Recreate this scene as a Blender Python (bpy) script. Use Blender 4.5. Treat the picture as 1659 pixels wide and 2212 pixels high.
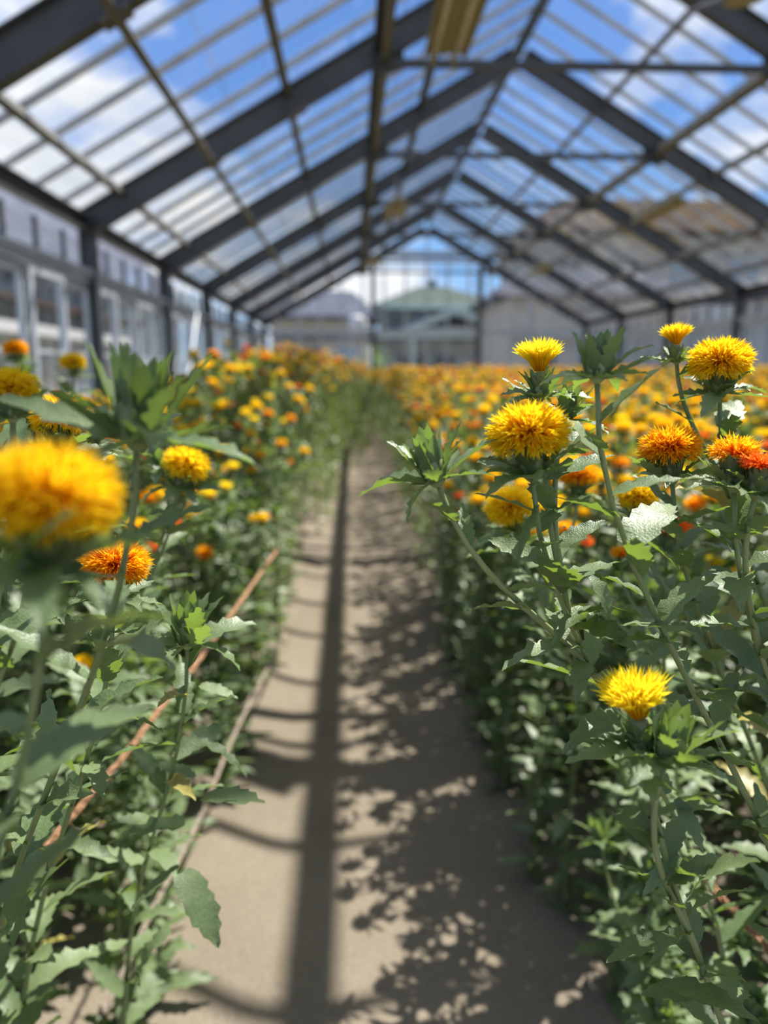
import bpy, math, random
import numpy as np
from mathutils import Vector, Matrix, Quaternion, noise

for o in list(bpy.data.objects):
    bpy.data.objects.remove(o, do_unlink=True)
SC = bpy.context.scene
COL = SC.collection
PI = math.pi
R = math.radians

# ------------------------------------------------------------------ camera
FPX, CW, CH = 1684.0, 1659.0, 2212.0
PITCH, YAW, CAMZ = 0.1782, 0.0421, 1.22
cam_d = bpy.data.cameras.new('camera')
cam = bpy.data.objects.new('camera', cam_d)
COL.objects.link(cam)
cam.location = (0, 0, CAMZ)
cam.rotation_euler = (PI/2 - PITCH, 0, -YAW)
cam_d.sensor_fit = 'VERTICAL'
cam_d.sensor_height = 24.0
cam_d.lens = 24.0 * FPX / CH
cam_d.clip_start = 0.02
cam_d.clip_end = 400
cam_d.dof.use_dof = True
cam_d.dof.focus_distance = 0.56
cam_d.dof.aperture_fstop = 2.45
SC.camera = cam
CAM_M = Matrix.Translation((0, 0, CAMZ)) @ cam.rotation_euler.to_matrix().to_4x4()
CAM_I = CAM_M.inverted()


def at(u, v, d):
    """world point seen at photograph pixel (u, v), d metres along the optical axis"""
    return CAM_M @ Vector(((u - CW/2) / FPX * d, -(v - CH/2) / FPX * d, -d))


def px(p):
    q = CAM_I @ Vector(p)
    if q.z > -0.05:
        return None
    return (CW/2 + FPX * q.x / -q.z, CH/2 - FPX * q.y / -q.z, -q.z)


# ------------------------------------------------------------------ exposure, sky, sun
vs = SC.view_settings
vs.view_transform = 'Standard'
vs.look = 'None'
vs.gamma = 1
vs.use_curve_mapping = False
vs.exposure = 0.0
SC.cycles.transparent_max_bounces = 24
SC.cycles.adaptive_threshold = 0.03
SC.cycles.max_bounces = 6
SC.cycles.diffuse_bounces = 4
SC.cycles.glossy_bounces = 2
SC.cycles.transmission_bounces = 4
SC.cycles.caustics_reflective = False
SC.cycles.caustics_refractive = False

world = bpy.data.worlds.new('sky')
SC.world = world
world.use_nodes = True
nt = world.node_tree
nt.nodes.clear()


def N(tree, typ, **kw):
    n = tree.nodes.new(typ)
    for k, v in kw.items():
        setattr(n, k, v)
    return n


def mathn(tree, op, a, b=None, clamp=False):
    n = N(tree, 'ShaderNodeMath', operation=op, use_clamp=clamp)
    for i, x in enumerate((a, b)):
        if x is None:
            continue
        if isinstance(x, (int, float)):
            n.inputs[i].default_value = x
        else:
            tree.links.new(x, n.inputs[i])
    return n.outputs[0]


tc = N(nt, 'ShaderNodeTexCoord')
sep = N(nt, 'ShaderNodeSeparateXYZ')
nt.links.new(tc.outputs['Generated'], sep.inputs[0])
zc = mathn(nt, 'MAXIMUM', sep.outputs['Z'], 0.0)
ramp = N(nt, 'ShaderNodeValToRGB')
nt.links.new(zc, ramp.inputs[0])
e = ramp.color_ramp.elements
e[0].position = 0.0
e[0].color = (0.50, 0.72, 0.93, 1)
e[1].position = 0.75
e[1].color = (0.10, 0.25, 0.70, 1)
m_ = e.new(0.13); m_.color = (0.25, 0.50, 0.91, 1)
m_ = e.new(0.32); m_.color = (0.165, 0.355, 0.83, 1)
zz = mathn(nt, 'ADD', zc, 0.18)
cx = mathn(nt, 'DIVIDE', sep.outputs['X'], zz)
cy = mathn(nt, 'DIVIDE', sep.outputs['Y'], zz)
comb = N(nt, 'ShaderNodeCombineXYZ')
nt.links.new(cx, comb.inputs[0]); nt.links.new(cy, comb.inputs[1])
comb.inputs[2].default_value = 3.7
SKY_OFFSET = (5.912, 10.792, 0.0)
mp = N(nt, 'ShaderNodeMapping')
mp.inputs['Location'].default_value = SKY_OFFSET
nt.links.new(comb.outputs[0], mp.inputs[0])
nz = N(nt, 'ShaderNodeTexNoise')
nz.inputs['Scale'].default_value = 1.2
nz.inputs['Detail'].default_value = 7
nz.inputs['Roughness'].default_value = 0.55
nz.inputs['Distortion'].default_value = 0.25
nt.links.new(mp.outputs[0], nz.inputs['Vector'])
cr = N(nt, 'ShaderNodeValToRGB')
cr.color_ramp.elements[0].position = 0.48
cr.color_ramp.elements[0].color = (0, 0, 0, 1)
cr.color_ramp.elements[1].position = 0.60
cr.color_ramp.elements[1].color = (1, 1, 1, 1)
nt.links.new(nz.outputs['Fac'], cr.inputs[0])
nz2 = N(nt, 'ShaderNodeTexNoise')
nz2.inputs['Scale'].default_value = 3.0
nz2.inputs['Detail'].default_value = 5
nt.links.new(mp.outputs[0], nz2.inputs['Vector'])
cc = N(nt, 'ShaderNodeValToRGB')
cc.color_ramp.elements[0].position = 0.3
cc.color_ramp.elements[0].color = (0.74, 0.79, 0.87, 1)
cc.color_ramp.elements[1].position = 0.65
cc.color_ramp.elements[1].color = (1.08, 1.08, 1.08, 1)
nt.links.new(nz2.outputs['Fac'], cc.inputs[0])
mx = N(nt, 'ShaderNodeMixRGB')
nt.links.new(cr.outputs[0], mx.inputs[0])
nt.links.new(ramp.outputs[0], mx.inputs[1])
nt.links.new(cc.outputs[0], mx.inputs[2])
bg = N(nt, 'ShaderNodeBackground')
bg.inputs[1].default_value = 1.15
nt.links.new(mx.outputs[0], bg.inputs[0])
world.cycles.sampling_method = 'NONE'
wo = N(nt, 'ShaderNodeOutputWorld')
nt.links.new(bg.outputs[0], wo.inputs[0])

sun_d = bpy.data.lights.new('sun', 'SUN')
sun_d.energy = 11.0
sun_d.angle = R(0.5)
sun_d.color = (1.0, 0.955, 0.88)
sun = bpy.data.objects.new('sun', sun_d)
COL.objects.link(sun)
# light travels along (-0.42, -0.42, -1): the sun stands ahead and to the right of the camera
sun.rotation_euler = Vector((-0.42, -0.42, -1)).to_track_quat('-Z', 'Y').to_euler()
sun.location = (6, 6, 12)

# ------------------------------------------------------------------ materials


def new_mat(name):
    m = bpy.data.materials.new(name)
    m.use_nodes = True
    t = m.node_tree
    b = t.nodes['Principled BSDF']
    return m, t, b


def simple(name, col, rough=0.6, metal=0.0, var=0.0, scale=8.0, bump=0.0, spec=0.5):
    m, t, b = new_mat(name)
    b.inputs['Roughness'].default_value = rough
    b.inputs['Metallic'].default_value = metal
    b.inputs['Specular IOR Level'].default_value = spec
    b.inputs['Base Color'].default_value = (*col, 1)
    if var > 0 or bump > 0:
        tcn = N(t, 'ShaderNodeTexCoord')
        n = N(t, 'ShaderNodeTexNoise')
        n.inputs['Scale'].default_value = scale
        n.inputs['Detail'].default_value = 6
        t.links.new(tcn.outputs['Object'], n.inputs['Vector'])
        if var > 0:
            r = N(t, 'ShaderNodeValToRGB')
            r.color_ramp.elements[0].position = 0.3
            r.color_ramp.elements[1].position = 0.7
            r.color_ramp.elements[0].color = (*[c * (1 - var) for c in col], 1)
            r.color_ramp.elements[1].color = (*[min(1, c * (1 + var)) for c in col], 1)
            t.links.new(n.outputs['Fac'], r.inputs[0])
            t.links.new(r.outputs[0], b.inputs['Base Color'])
        if bump > 0:
            bp = N(t, 'ShaderNodeBump')
            bp.inputs['Strength'].default_value = bump
            bp.inputs['Distance'].default_value = 0.01
            t.links.new(n.outputs['Fac'], bp.inputs['Height'])
            t.links.new(bp.outputs[0], b.inputs['Normal'])
    return m


def glass_mat(name, tint=(0.995, 1.0, 1.0)):
    m = bpy.data.materials.new(name)
    m.use_nodes = True
    t = m.node_tree
    t.nodes.clear()
    tr = N(t, 'ShaderNodeBsdfTransparent')
    tr.inputs[0].default_value = (*tint, 1)
    gl = N(t, 'ShaderNodeBsdfGlossy')
    gl.inputs['Roughness'].default_value = 0.06
    gl.inputs['Color'].default_value = (0.95, 0.97, 0.96, 1)
    # Schlick reflectance of one face, the same from both sides of the thin pane
    ge = N(t, 'ShaderNodeNewGeometry')
    dt = N(t, 'ShaderNodeVectorMath', operation='DOT_PRODUCT')
    t.links.new(ge.outputs['Normal'], dt.inputs[0])
    t.links.new(ge.outputs['Incoming'], dt.inputs[1])
    om = mathn(t, 'SUBTRACT', 1.0, mathn(t, 'ABSOLUTE', dt.outputs['Value']), True)
    fres = mathn(t, 'ADD', mathn(t, 'MULTIPLY', mathn(t, 'POWER', om, 5.0), 0.62), 0.02)
    mix = N(t, 'ShaderNodeMixShader')
    t.links.new(fres, mix.inputs[0])
    t.links.new(tr.outputs[0], mix.inputs[1])
    t.links.new(gl.outputs[0], mix.inputs[2])
    # thin film of dust on old greenhouse glass
    df = N(t, 'ShaderNodeBsdfDiffuse')
    df.inputs[0].default_value = (0.62, 0.62, 0.58, 1)
    mix2 = N(t, 'ShaderNodeMixShader')
    mix2.inputs[0].default_value = 0.008
    t.links.new(mix.outputs[0], mix2.inputs[1])
    t.links.new(df.outputs[0], mix2.inputs[2])
    out = N(t, 'ShaderNodeOutputMaterial')
    t.links.new(mix2.outputs[0], out.inputs[0])
    return m


def leaf_mat(name, dark, light, trans, tw=0.3, rough=0.42, scale=40, spec=0.5):
    """green tissue: mottled colour, veins along the blade, some light passing through"""
    m, t, b = new_mat(name)
    b.inputs['Roughness'].default_value = rough
    b.inputs['Specular IOR Level'].default_value = spec
    tcn = N(t, 'ShaderNodeTexCoord')
    n = N(t, 'ShaderNodeTexNoise')
    n.inputs['Scale'].default_value = scale
    n.inputs['Detail'].default_value = 1.5
    t.links.new(tcn.outputs['Object'], n.inputs['Vector'])
    oi = N(t, 'ShaderNodeObjectInfo')
    f = mathn(t, 'ADD', mathn(t, 'MULTIPLY', n.outputs['Fac'], 0.6), mathn(t, 'MULTIPLY', oi.outputs['Random'], 0.4))
    r = N(t, 'ShaderNodeValToRGB')
    r.color_ramp.elements[0].position = 0.25
    r.color_ramp.elements[1].position = 0.75
    r.color_ramp.elements[0].color = (*dark, 1)
    r.color_ramp.elements[1].color = (*light, 1)
    t.links.new(f, r.inputs[0])
    t.links.new(r.outputs[0], b.inputs['Base Color'])
    bp = N(t, 'ShaderNodeBump')
    bp.inputs['Strength'].default_value = 0.25
    bp.inputs['Distance'].default_value = 0.002
    t.links.new(n.outputs['Fac'], bp.inputs['Height'])
    t.links.new(bp.outputs[0], b.inputs['Normal'])
    tl = N(t, 'ShaderNodeBsdfTranslucent')
    tl.inputs[0].default_value = (*trans, 1)
    mix = N(t, 'ShaderNodeMixShader')
    mix.inputs[0].default_value = tw
    t.links.new(b.outputs[0], mix.inputs[1])
    t.links.new(tl.outputs[0], mix.inputs[2])
    t.links.new(mix.outputs[0], t.nodes['Material Output'].inputs[0])
    return m


def floret_mat():
    m, t, b = new_mat('floret')
    b.inputs['Roughness'].default_value = 0.6
    b.inputs['Specular IOR Level'].default_value = 0.2
    a = N(t, 'ShaderNodeVertexColor', layer_name='Col')
    t.links.new(a.outputs[0], b.inputs['Base Color'])
    tl = N(t, 'ShaderNodeBsdfTranslucent')
    t.links.new(a.outputs[0], tl.inputs[0])
    mix = N(t, 'ShaderNodeMixShader')
    mix.inputs[0].default_value = 0.58
    t.links.new(b.outputs[0], mix.inputs[1])
    t.links.new(tl.outputs[0], mix.inputs[2])
    t.links.new(mix.outputs[0], t.nodes['Material Output'].inputs[0])
    return m


M_STEEL = simple('steel_dark', (0.060, 0.067, 0.075), 0.5, 0, 0.25, 3.0)
M_PURLIN = simple('purlin_paint', (0.112, 0.111, 0.100), 0.55, 0, 0.3, 4.0)
M_BAR = simple('glazing_bar', (0.52, 0.51, 0.47), 0.5, 0, 0.2, 5.0)
M_ALU = simple('aluminium_sash', (0.50, 0.54, 0.58), 0.4, 0.2, 0.12, 4.0)
M_GLASS = glass_mat('pane_glass')
M_CONC = simple('concrete', (0.38, 0.37, 0.34), 0.85, 0, 0.2, 3.0, 0.2)
M_LAMP = simple('lamp_beige', (0.34, 0.30, 0.19), 0.5, 0, 0.1, 4.0)
M_TUBE = simple('lamp_tube', (0.58, 0.54, 0.40), 0.35)
M_LEAF = leaf_mat('leaf', (0.090, 0.138, 0.055), (0.205, 0.268, 0.128), (0.24, 0.36, 0.035), 0.31, 0.45, 40, 0.45)
M_BRACT = leaf_mat('bract', (0.09, 0.15, 0.06), (0.20, 0.26, 0.13), (0.28, 0.42, 0.05), 0.34)
M_INVOL = leaf_mat('involucre', (0.15, 0.20, 0.07), (0.34, 0.38, 0.18), (0.30, 0.38, 0.08), 0.15)
M_STEM = leaf_mat('stem', (0.16, 0.21, 0.075), (0.27, 0.31, 0.13), (0.2, 0.3, 0.05), 0.08, 0.5)
M_DRY = leaf_mat('dry_leaf', (0.26, 0.22, 0.06), (0.40, 0.36, 0.10), (0.4, 0.34, 0.06), 0.25)
M_FLO = floret_mat()
M_ROPE = simple('rope_orange', (0.33, 0.175, 0.085), 0.85, 0, 0.35, 90, 0.8)
M_ROPE2 = simple('rope_grey', (0.30, 0.24, 0.18), 0.85, 0, 0.35, 90, 0.8)


def soil_mat():
    m, t, b = new_mat('soil')
    b.inputs['Roughness'].default_value = 0.95
    b.inputs['Specular IOR Level'].default_value = 0.1
    tcn = N(t, 'ShaderNodeTexCoord')
    n1 = N(t, 'ShaderNodeTexNoise')
    n1.inputs['Scale'].default_value = 2.2
    n1.inputs['Detail'].default_value = 8
    n1.inputs['Roughness'].default_value = 0.65
    t.links.new(tcn.outputs['Object'], n1.inputs['Vector'])
    n2 = N(t, 'ShaderNodeTexNoise')
    n2.inputs['Scale'].default_value = 90
    n2.inputs['Detail'].default_value = 5
    t.links.new(tcn.outputs['Object'], n2.inputs['Vector'])
    f = mathn(t, 'ADD', mathn(t, 'MULTIPLY', n1.outputs['Fac'], 0.55), mathn(t, 'MULTIPLY', n2.outputs['Fac'], 0.45))
    r = N(t, 'ShaderNodeValToRGB')
    r.color_ramp.elements[0].position = 0.3
    r.color_ramp.elements[1].position = 0.7
    r.color_ramp.elements[0].color = (0.148, 0.122, 0.090, 1)
    r.color_ramp.elements[1].color = (0.235, 0.198, 0.150, 1)
    t.links.new(f, r.inputs[0])
    t.links.new(r.outputs[0], b.inputs['Base Color'])
    bp = N(t, 'ShaderNodeBump')
    bp.inputs['Strength'].default_value = 0.5
    bp.inputs['Distance'].default_value = 0.008
    t.links.new(n2.outputs['Fac'], bp.inputs['Height'])
    t.links.new(bp.outputs[0], b.inputs['Normal'])
    return m


M_SOIL = soil_mat()

# ------------------------------------------------------------------ mesh helpers


class MB:
    """collects polygons; build() links them as ONE mesh object"""

    def __init__(self):
        self.v, self.f, self.m, self.c = [], [], [], []

    def add(self, verts, faces, mi=0, cols=None):
        b = len(self.v)
        self.v.extend([tuple(p) for p in verts])
        self.f.extend([tuple(b + i for i in f) for f in faces])
        self.m.extend([mi] * len(faces))
        if cols is not None:
            self.c.extend(cols)
        else:
            self.c.extend([(1, 1, 1, 1)] * len(verts))
        return self

    def box(self, c, s, rot=None, mi=0):
        hx, hy, hz = s[0]/2, s[1]/2, s[2]/2
        vs_ = [Vector((x, y, z)) for x in (-hx, hx) for y in (-hy, hy) for z in (-hz, hz)]
        if rot is not None:
            vs_ = [rot @ p for p in vs_]
        c = Vector(c)
        self.add([p + c for p in vs_], [(0, 1, 3, 2), (4, 6, 7, 5), (0, 4, 5, 1), (2, 3, 7, 6), (0, 2, 6, 4), (1, 5, 7, 3)], mi)
        return self

    def beam(self, a, b, w, h, up=(0, 0, 1), mi=0):
        """rectangular bar from a to b, w wide, h deep along up"""
        a, b = Vector(a), Vector(b)
        d = (b - a)
        y = d.normalized()
        x = y.cross(Vector(up)).normalized()
        z = x.cross(y)
        rot = Matrix((x, y, z)).transposed()
        return self.box((a + b) / 2, (w, d.length, h), rot, mi)

    def ibeam(self, a, b, w, h, t, up=(0, 0, 1), mi=0):
        a, b = Vector(a), Vector(b)
        y = (b - a).normalized()
        x = y.cross(Vector(up)).normalized()
        z = x.cross(y)
        self.beam(a, b, t, h - 2*t, up, mi)
        for s in (-1, 1):
            o = z * s * (h/2 - t/2)
            self.beam(a + o, b + o, w, t, up, mi)
        return self

    def channel(self, a, b, w, h, t, up=(0, 0, 1), side=1, mi=0):
        a, b = Vector(a), Vector(b)
        y = (b - a).normalized()
        x = y.cross(Vector(up)).normalized()
        z = x.cross(y)
        self.beam(a + x*side*(w/2 - t/2), b + x*side*(w/2 - t/2), t, h, up, mi)
        for s in (-1, 1):
            o = z * s * (h/2 - t/2) - x*side*t/2
            self.beam(a + o, b + o, w - t, t, up, mi)
        return self

    def tube(self, pts, rad, n=6, mi=0, caps=True):
        pts = [Vector(p) for p in pts]
        rings = []
        prev = None
        for i, p in enumerate(pts):
            d = (pts[min(i+1, len(pts)-1)] - pts[max(i-1, 0)]).normalized()
            if prev is None:
                ref = Vector((1, 0, 0)) if abs(d.x) < 0.8 else Vector((0, 1, 0))
                x = d.cross(ref).normalized()
            else:
                x = (prev - d * prev.dot(d)).normalized()
            prev = x
            y = d.cross(x)
            r = rad[i] if isinstance(rad, (list, tuple)) else rad
            rings.append([p + (x*math.cos(2*PI*k/n) + y*math.sin(2*PI*k/n)) * r for k in range(n)])
        vs_ = [p for g in rings for p in g]
        fs = []
        for i in range(len(pts)-1):
            for k in range(n):
                fs.append((i*n+k, i*n+(k+1) % n, (i+1)*n+(k+1) % n, (i+1)*n+k))
        if caps:
            fs.append(tuple(range(n-1, -1, -1)))
            fs.append(tuple((len(pts)-1)*n + k for k in range(n)))
        self.add(vs_, fs, mi)
        return self

    def prism(self, poly, axis_a, axis_b):
        """extrude a closed polygon (list of 3-D points) by vector axis_a -> axis_b offset"""
        n = len(poly)
        a = [Vector(p) + Vector(axis_a) for p in poly]
        b = [Vector(p) + Vector(axis_b) for p in poly]
        fs = [tuple(range(n)), tuple(range(2*n-1, n-1, -1))]
        for i in range(n):
            j = (i+1) % n
            fs.append((i, n+i, n+j, j))
        self.add(a + b, fs)
        return self

    def extend(self, other, mat):
        b = len(self.v)
        self.v.extend([tuple(mat @ Vector(p)) for p in other.v])
        self.f.extend([tuple(b + i for i in f) for f in other.f])
        self.m.extend(other.m)
        self.c.extend(other.c)
        return self

    def mesh(self, name, mats, smooth=False, cols=False):
        me = bpy.data.meshes.new(name)
        me.from_pydata(self.v, [], self.f)
        for m in mats:
            me.materials.append(m)
        if len(mats) > 1:
            me.polygons.foreach_set('material_index', self.m)
        if smooth:
            me.polygons.foreach_set('use_smooth', [True] * len(self.f))
        if cols:
            ca = me.color_attributes.new('Col', 'FLOAT_COLOR', 'POINT')
            ca.data.foreach_set('color', [x for c in self.c for x in c])
        me.update()
        return me

    def build(self, name, mat, parent=None, smooth=False, cols=False, loc=None):
        mats = mat if isinstance(mat, (list, tuple)) else [mat]
        return link(name, self.mesh(name, mats, smooth, cols), parent, loc)


def link(name, data, parent=None, loc=None, mat=None):
    o = bpy.data.objects.new(name, data)
    COL.objects.link(o)
    if parent is not None:
        o.parent = parent
    if mat is not None:
        o.matrix_basis = mat
    elif loc is not None:
        o.location = loc
    return o


def empty(name, loc=(0, 0, 0), rz=0.0):
    o = bpy.data.objects.new(name, None)
    COL.objects.link(o)
    o.location = loc
    o.rotation_euler = (0, 0, rz)
    o.empty_display_size = 0.1
    return o


def tag(o, label=None, cat=None, group=None, kind=None):
    if label:
        o['label'] = label
    if cat:
        o['category'] = cat
    if group:
        o['group'] = group
    if kind:
        o['kind'] = kind
    return o


# ------------------------------------------------------------------ greenhouse dimensions
XL, XRIDGE, EAVE, RIDGE = -2.174, 1.942, 2.3126, 4.6441
XR = 2*XRIDGE - XL
SLOPE = (RIDGE - EAVE) / (XRIDGE - XL)
BAY, Y0 = 2.7, 4.184
BENTS = list(range(-2, 7))
YB = {n: Y0 + BAY*n for n in BENTS}
YA, YZ = YB[-2], YB[6]
RD = 0.21                                     # rafter depth
CS = math.cos(math.atan(SLOPE))


def roof(dist, side):
    """underside of the rafters, dist metres (horizontally) from the ridge; side -1 = left slope"""
    return Vector((XRIDGE + side*dist, 0, RIDGE - SLOPE*dist))


def rnormal(side):
    return Vector((side*SLOPE, 0, 1)).normalized()


# ------------------------------------------------------------------ floor
def path_left(y):
    return float(np.interp(y, (0, 1.5, 2.5, 5.1, 7.4, 10.5, 12.5), (-0.40, -0.35, -0.285, -0.22, -0.06, 0.10, 0.4)))


def path_right(y):
    return float(np.interp(y, (0, 1.6, 2.4, 4.5, 6.9, 11.0, 12.5), (0.36, 0.345, 0.365, 0.37, 0.39, 0.49, 0.4)))


g = MB()
nx, ny = 60, 150
gx = np.linspace(XL, XR, nx)
gy = np.linspace(YA, YZ, ny)
vv = []
for y in gy:
    for x in gx:
        h = 0.012*noise.noise((x*2.3, y*2.3, 0)) + 0.006*noise.noise((x*9, y*9, 3))
        inb = 1.0 if (x < path_left(y) or x > path_right(y)) else 0.0
        vv.append((x, y, h + 0.02*inb))
ff = [(j*nx+i, j*nx+i+1, (j+1)*nx+i+1, (j+1)*nx+i) for j in range(ny-1) for i in range(nx-1)]
g.add(vv, ff)
fl = g.build('floor', M_SOIL, smooth=True)
tag(fl, 'dry beige earth floor with the trodden path between the flower beds', None, kind='structure')
og = MB()
og.box((10, 20, -0.11), (160, 160, 0.1))
tag(og.build('ground', simple('outside_ground', (0.22, 0.205, 0.175), 0.9, 0, 0.2, 0.8)), 'pale gravel ground around the greenhouse', None, kind='structure')

# ------------------------------------------------------------------ ceiling: rafters, purlins, bars, panes
ceil = tag(empty('ceiling', (XRIDGE, 9.6, RIDGE)), 'pitched glass greenhouse roof on dark steel rafters', None, kind='structure')
CE_OFF = Vector((-XRIDGE, -9.6, -RIDGE))


def cpart(mb, name, mat, parent=ceil, label=None):
    mb.v = [tuple(Vector(p) + CE_OFF) for p in mb.v]
    o = mb.build(name, mat, parent)
    if label:
        o['label'] = label
    return o


for n in BENTS:
    y = YB[n]
    for s in (-1, 1):
        up = rnormal(s)
        a = roof(0.0, s) + up*RD/2 + Vector((0, y, 0))
        b = roof(4.116, s) + up*RD/2 + Vector((0, y, 0))
        cpart(MB().ibeam(b, a, 0.10, RD, 0.012, up), 'rafter', M_STEEL)
    # collar tie with gusset plates at both ends
    tz = RIDGE - SLOPE*1.65 - 0.02
    cpart(MB().beam((XRIDGE-1.62, y, tz), (XRIDGE+1.62, y, tz), 0.05, 0.06), 'collar_tie', M_STEEL)
    for s in (-1, 1):
        p = roof(1.65, s) + Vector((0, y, 0))
        q = [p + Vector((-0.16*s*1.0, 0, SLOPE*0.16)), p + Vector((0.12*s, 0, -SLOPE*0.12)), p + Vector((0.02*s, 0, -0.12)), p + Vector((-0.16*s, 0, -0.06))]
        cpart(MB().prism(q, (0, -0.006, 0), (0, 0.006, 0)), 'gusset_plate', M_STEEL)
# ridge beam
cpart(MB().ibeam((XRIDGE, YA, RIDGE+0.20), (XRIDGE, YZ, RIDGE+0.20), 0.06, 0.13, 0.01), 'ridge_beam', M_STEEL)
for s, ds in ((-1, (1.03, 1.65, 2.36, 3.06, 3.74)), (1, (0.92, 1.65, 2.27, 3.0, 3.70))):
    up = rnormal(s)
    for i, d in enumerate(ds):
        big = (i == 1)
        w, h = (0.085, 0.13) if big else (0.05, 0.075)
        lift = RD - h/2 + 0.0 if not (i == 3) else -0.03
        if big:
            lift = 0.05
        a = roof(d, s) + up*lift
        cpart(MB().channel(a + Vector((0, YA, 0)), a + Vector((0, YZ, 0)), w, h, 0.01, up, -s), 'purlin', M_PURLIN)
    # eave beam
    a = roof(4.07, s) + up*0.10
    cpart(MB().channel(a + Vector((0, YA, 0)), a + Vector((0, YZ, 0)), 0.07, 0.13, 0.01, (0, 0, 1), s), 'eave_beam', M_STEEL)
    # pale cleats where the purlins meet the rafters
    for n in BENTS:
        for d in ds[2:4]:
            p = roof(d, s) + up*(-0.008) + Vector((0, YB[n], 0))
            cpart(MB().box(p, (0.16, 0.12, 0.014), Quaternion((0, 1, 0), s*math.atan(SLOPE)).to_matrix()), 'purlin_cleat', M_PURLIN)
    # glazing bars and panes
    ncol = int(round((YZ - YA) / 0.54))
    rows = [-0.105, 1.35, 2.75, 4.16]
    for k in range(ncol):
        y = YA + 0.27 + 0.54*k
        a, b = roof(-0.115, s) + up*(RD+0.045), roof(4.15, s) + up*(RD+0.045)
        tb = MB().beam(b + Vector((0, y, 0)), a + Vector((0, y, 0)), 0.012, 0.04, up)
        tb.beam(b + Vector((0, y, 0)) - up*0.022, a + Vector((0, y, 0)) - up*0.022, 0.036, 0.008, up)
        cpart(tb, 'glazing_bar', M_BAR)
    pane_me = {}
    for k in range(ncol):
        y = YA + 0.54*k
        for r in range(3):
            d0, d1 = rows[r], rows[r+1]
            key = (s, r)
            if key not in pane_me:
                c = roof((d0+d1)/2, s) + up*(RD + 0.052)
                ln = (d1 - d0 + 0.05) / CS
                mb = MB().box((0, 0, 0), (ln, 0.524, 0.005), Quaternion((0, 1, 0), s*math.atan(SLOPE) + s*0.004).to_matrix())
                pane_me[key] = (mb.mesh('glass_pane', [M_GLASS]), c)
            me, c = pane_me[key]
            link('glass_pane', me, ceil, c + Vector((0, y, 0)) + CE_OFF)

# ------------------------------------------------------------------ side walls and gable
SILL, RAILZ = 0.55, 1.97


def side_wall(name, x, out, label):
    """posts at every bent, a pale rail, a strip of small panes above it and tall sashes below"""
    w = tag(empty(name, (x, 9.6, 0)), label, None, kind='structure')
    off = Vector((-x, -9.6, 0))

    def part(mb, nm, mat, smooth=False):
        mb.v = [tuple(Vector(p) + off) for p in mb.v]
        return mb.build(nm, mat, w, smooth)
    part(MB().box((x, (YA+YZ)/2, SILL/2 - 0.03), (0.14, YZ-YA, SILL)), 'sill_wall', M_CONC)
    part(MB().box((x + out*0.01, (YA+YZ)/2, RAILZ), (0.05, YZ-YA, 0.05)).box((x - out*0.015, (YA+YZ)/2, RAILZ+0.055), (0.07, YZ-YA, 0.045)), 'wall_rail', M_ALU)
    part(MB().box((x, (YA+YZ)/2, SILL+0.02), (0.08, YZ-YA, 0.05)), 'sash_track', M_ALU)
    for n in BENTS:
        part(MB().ibeam((x, YB[n], 0), (x, YB[n], EAVE+0.1), 0.1, 0.13, 0.01, (1, 0, 0)), 'post', M_STEEL)
    me_cl = MB().box((0, 0, 0), (0.005, 0.5, 0.24)).mesh('glass_pane', [M_GLASS])
    me_big = MB().box((0, 0, 0), (0.005, 0.63, RAILZ-SILL-0.12)).mesh('glass_pane', [M_GLASS])
    me_mul = MB().box((0, 0, 0), (0.03, 0.028, 0.28)).mesh('clerestory_mullion', [M_STEEL])
    fr = MB()
    hh = RAILZ - SILL - 0.08
    for sy in (-1, 1):
        fr.box((0, sy*0.305, 0), (0.035, 0.055, hh))
    for sz in (-1, 1):
        fr.box((0, 0, sz*(hh/2-0.02)), (0.035, 0.56, 0.05))
    fr.box((0, 0, 0.1), (0.03, 0.56, 0.025))
    me_fr = fr.mesh('sash_frame', [M_ALU])
    for n in BENTS[:-1]:
        for k in range(5):
            yy = YB[n] + 0.27 + 0.54*k
            link('glass_pane', me_cl, w, Vector((x+out*0.03, yy, 2.15)) + off)
            if k:
                link('clerestory_mullion', me_mul, w, Vector((x+out*0.02, yy-0.27, 2.15)) + off)
        for k in range(4):
            yy = YB[n] + 0.3375 + 0.675*k
            ox = out*(0.035 if k % 2 else -0.005)
            link('sash_frame', me_fr, w, Vector((x+ox, yy, (RAILZ+SILL)/2)) + off)
            link('glass_pane', me_big, w, Vector((x+ox, yy, (RAILZ+SILL)/2)) + off)
    # slanting brace in one bay
    part(MB().tube([(x-out*0.08, YB[2]+0.25, 0.6), (x-out*0.08, YB[2]+1.5, 2.0)], 0.018, 6), 'brace_rod', M_ALU)
    return w


side_wall('wall_left', XL, -1, 'glazed left side wall with dark posts and grey sashes')
side_wall('wall_right', XR, 1, 'glazed right side wall with dark posts and grey sashes')

wb = tag(empty('wall_back', (XRIDGE, YZ, 0)), 'glazed gable wall at the far end of the greenhouse', None, kind='structure')


def bpart(mb, nm, mat):
    mb.v = [tuple(Vector(p) - Vector((XRIDGE, YZ, 0))) for p in mb.v]
    return mb.build(nm, mat, wb)


def gable_z(x):
    return RIDGE - SLOPE*abs(x - XRIDGE)


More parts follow.
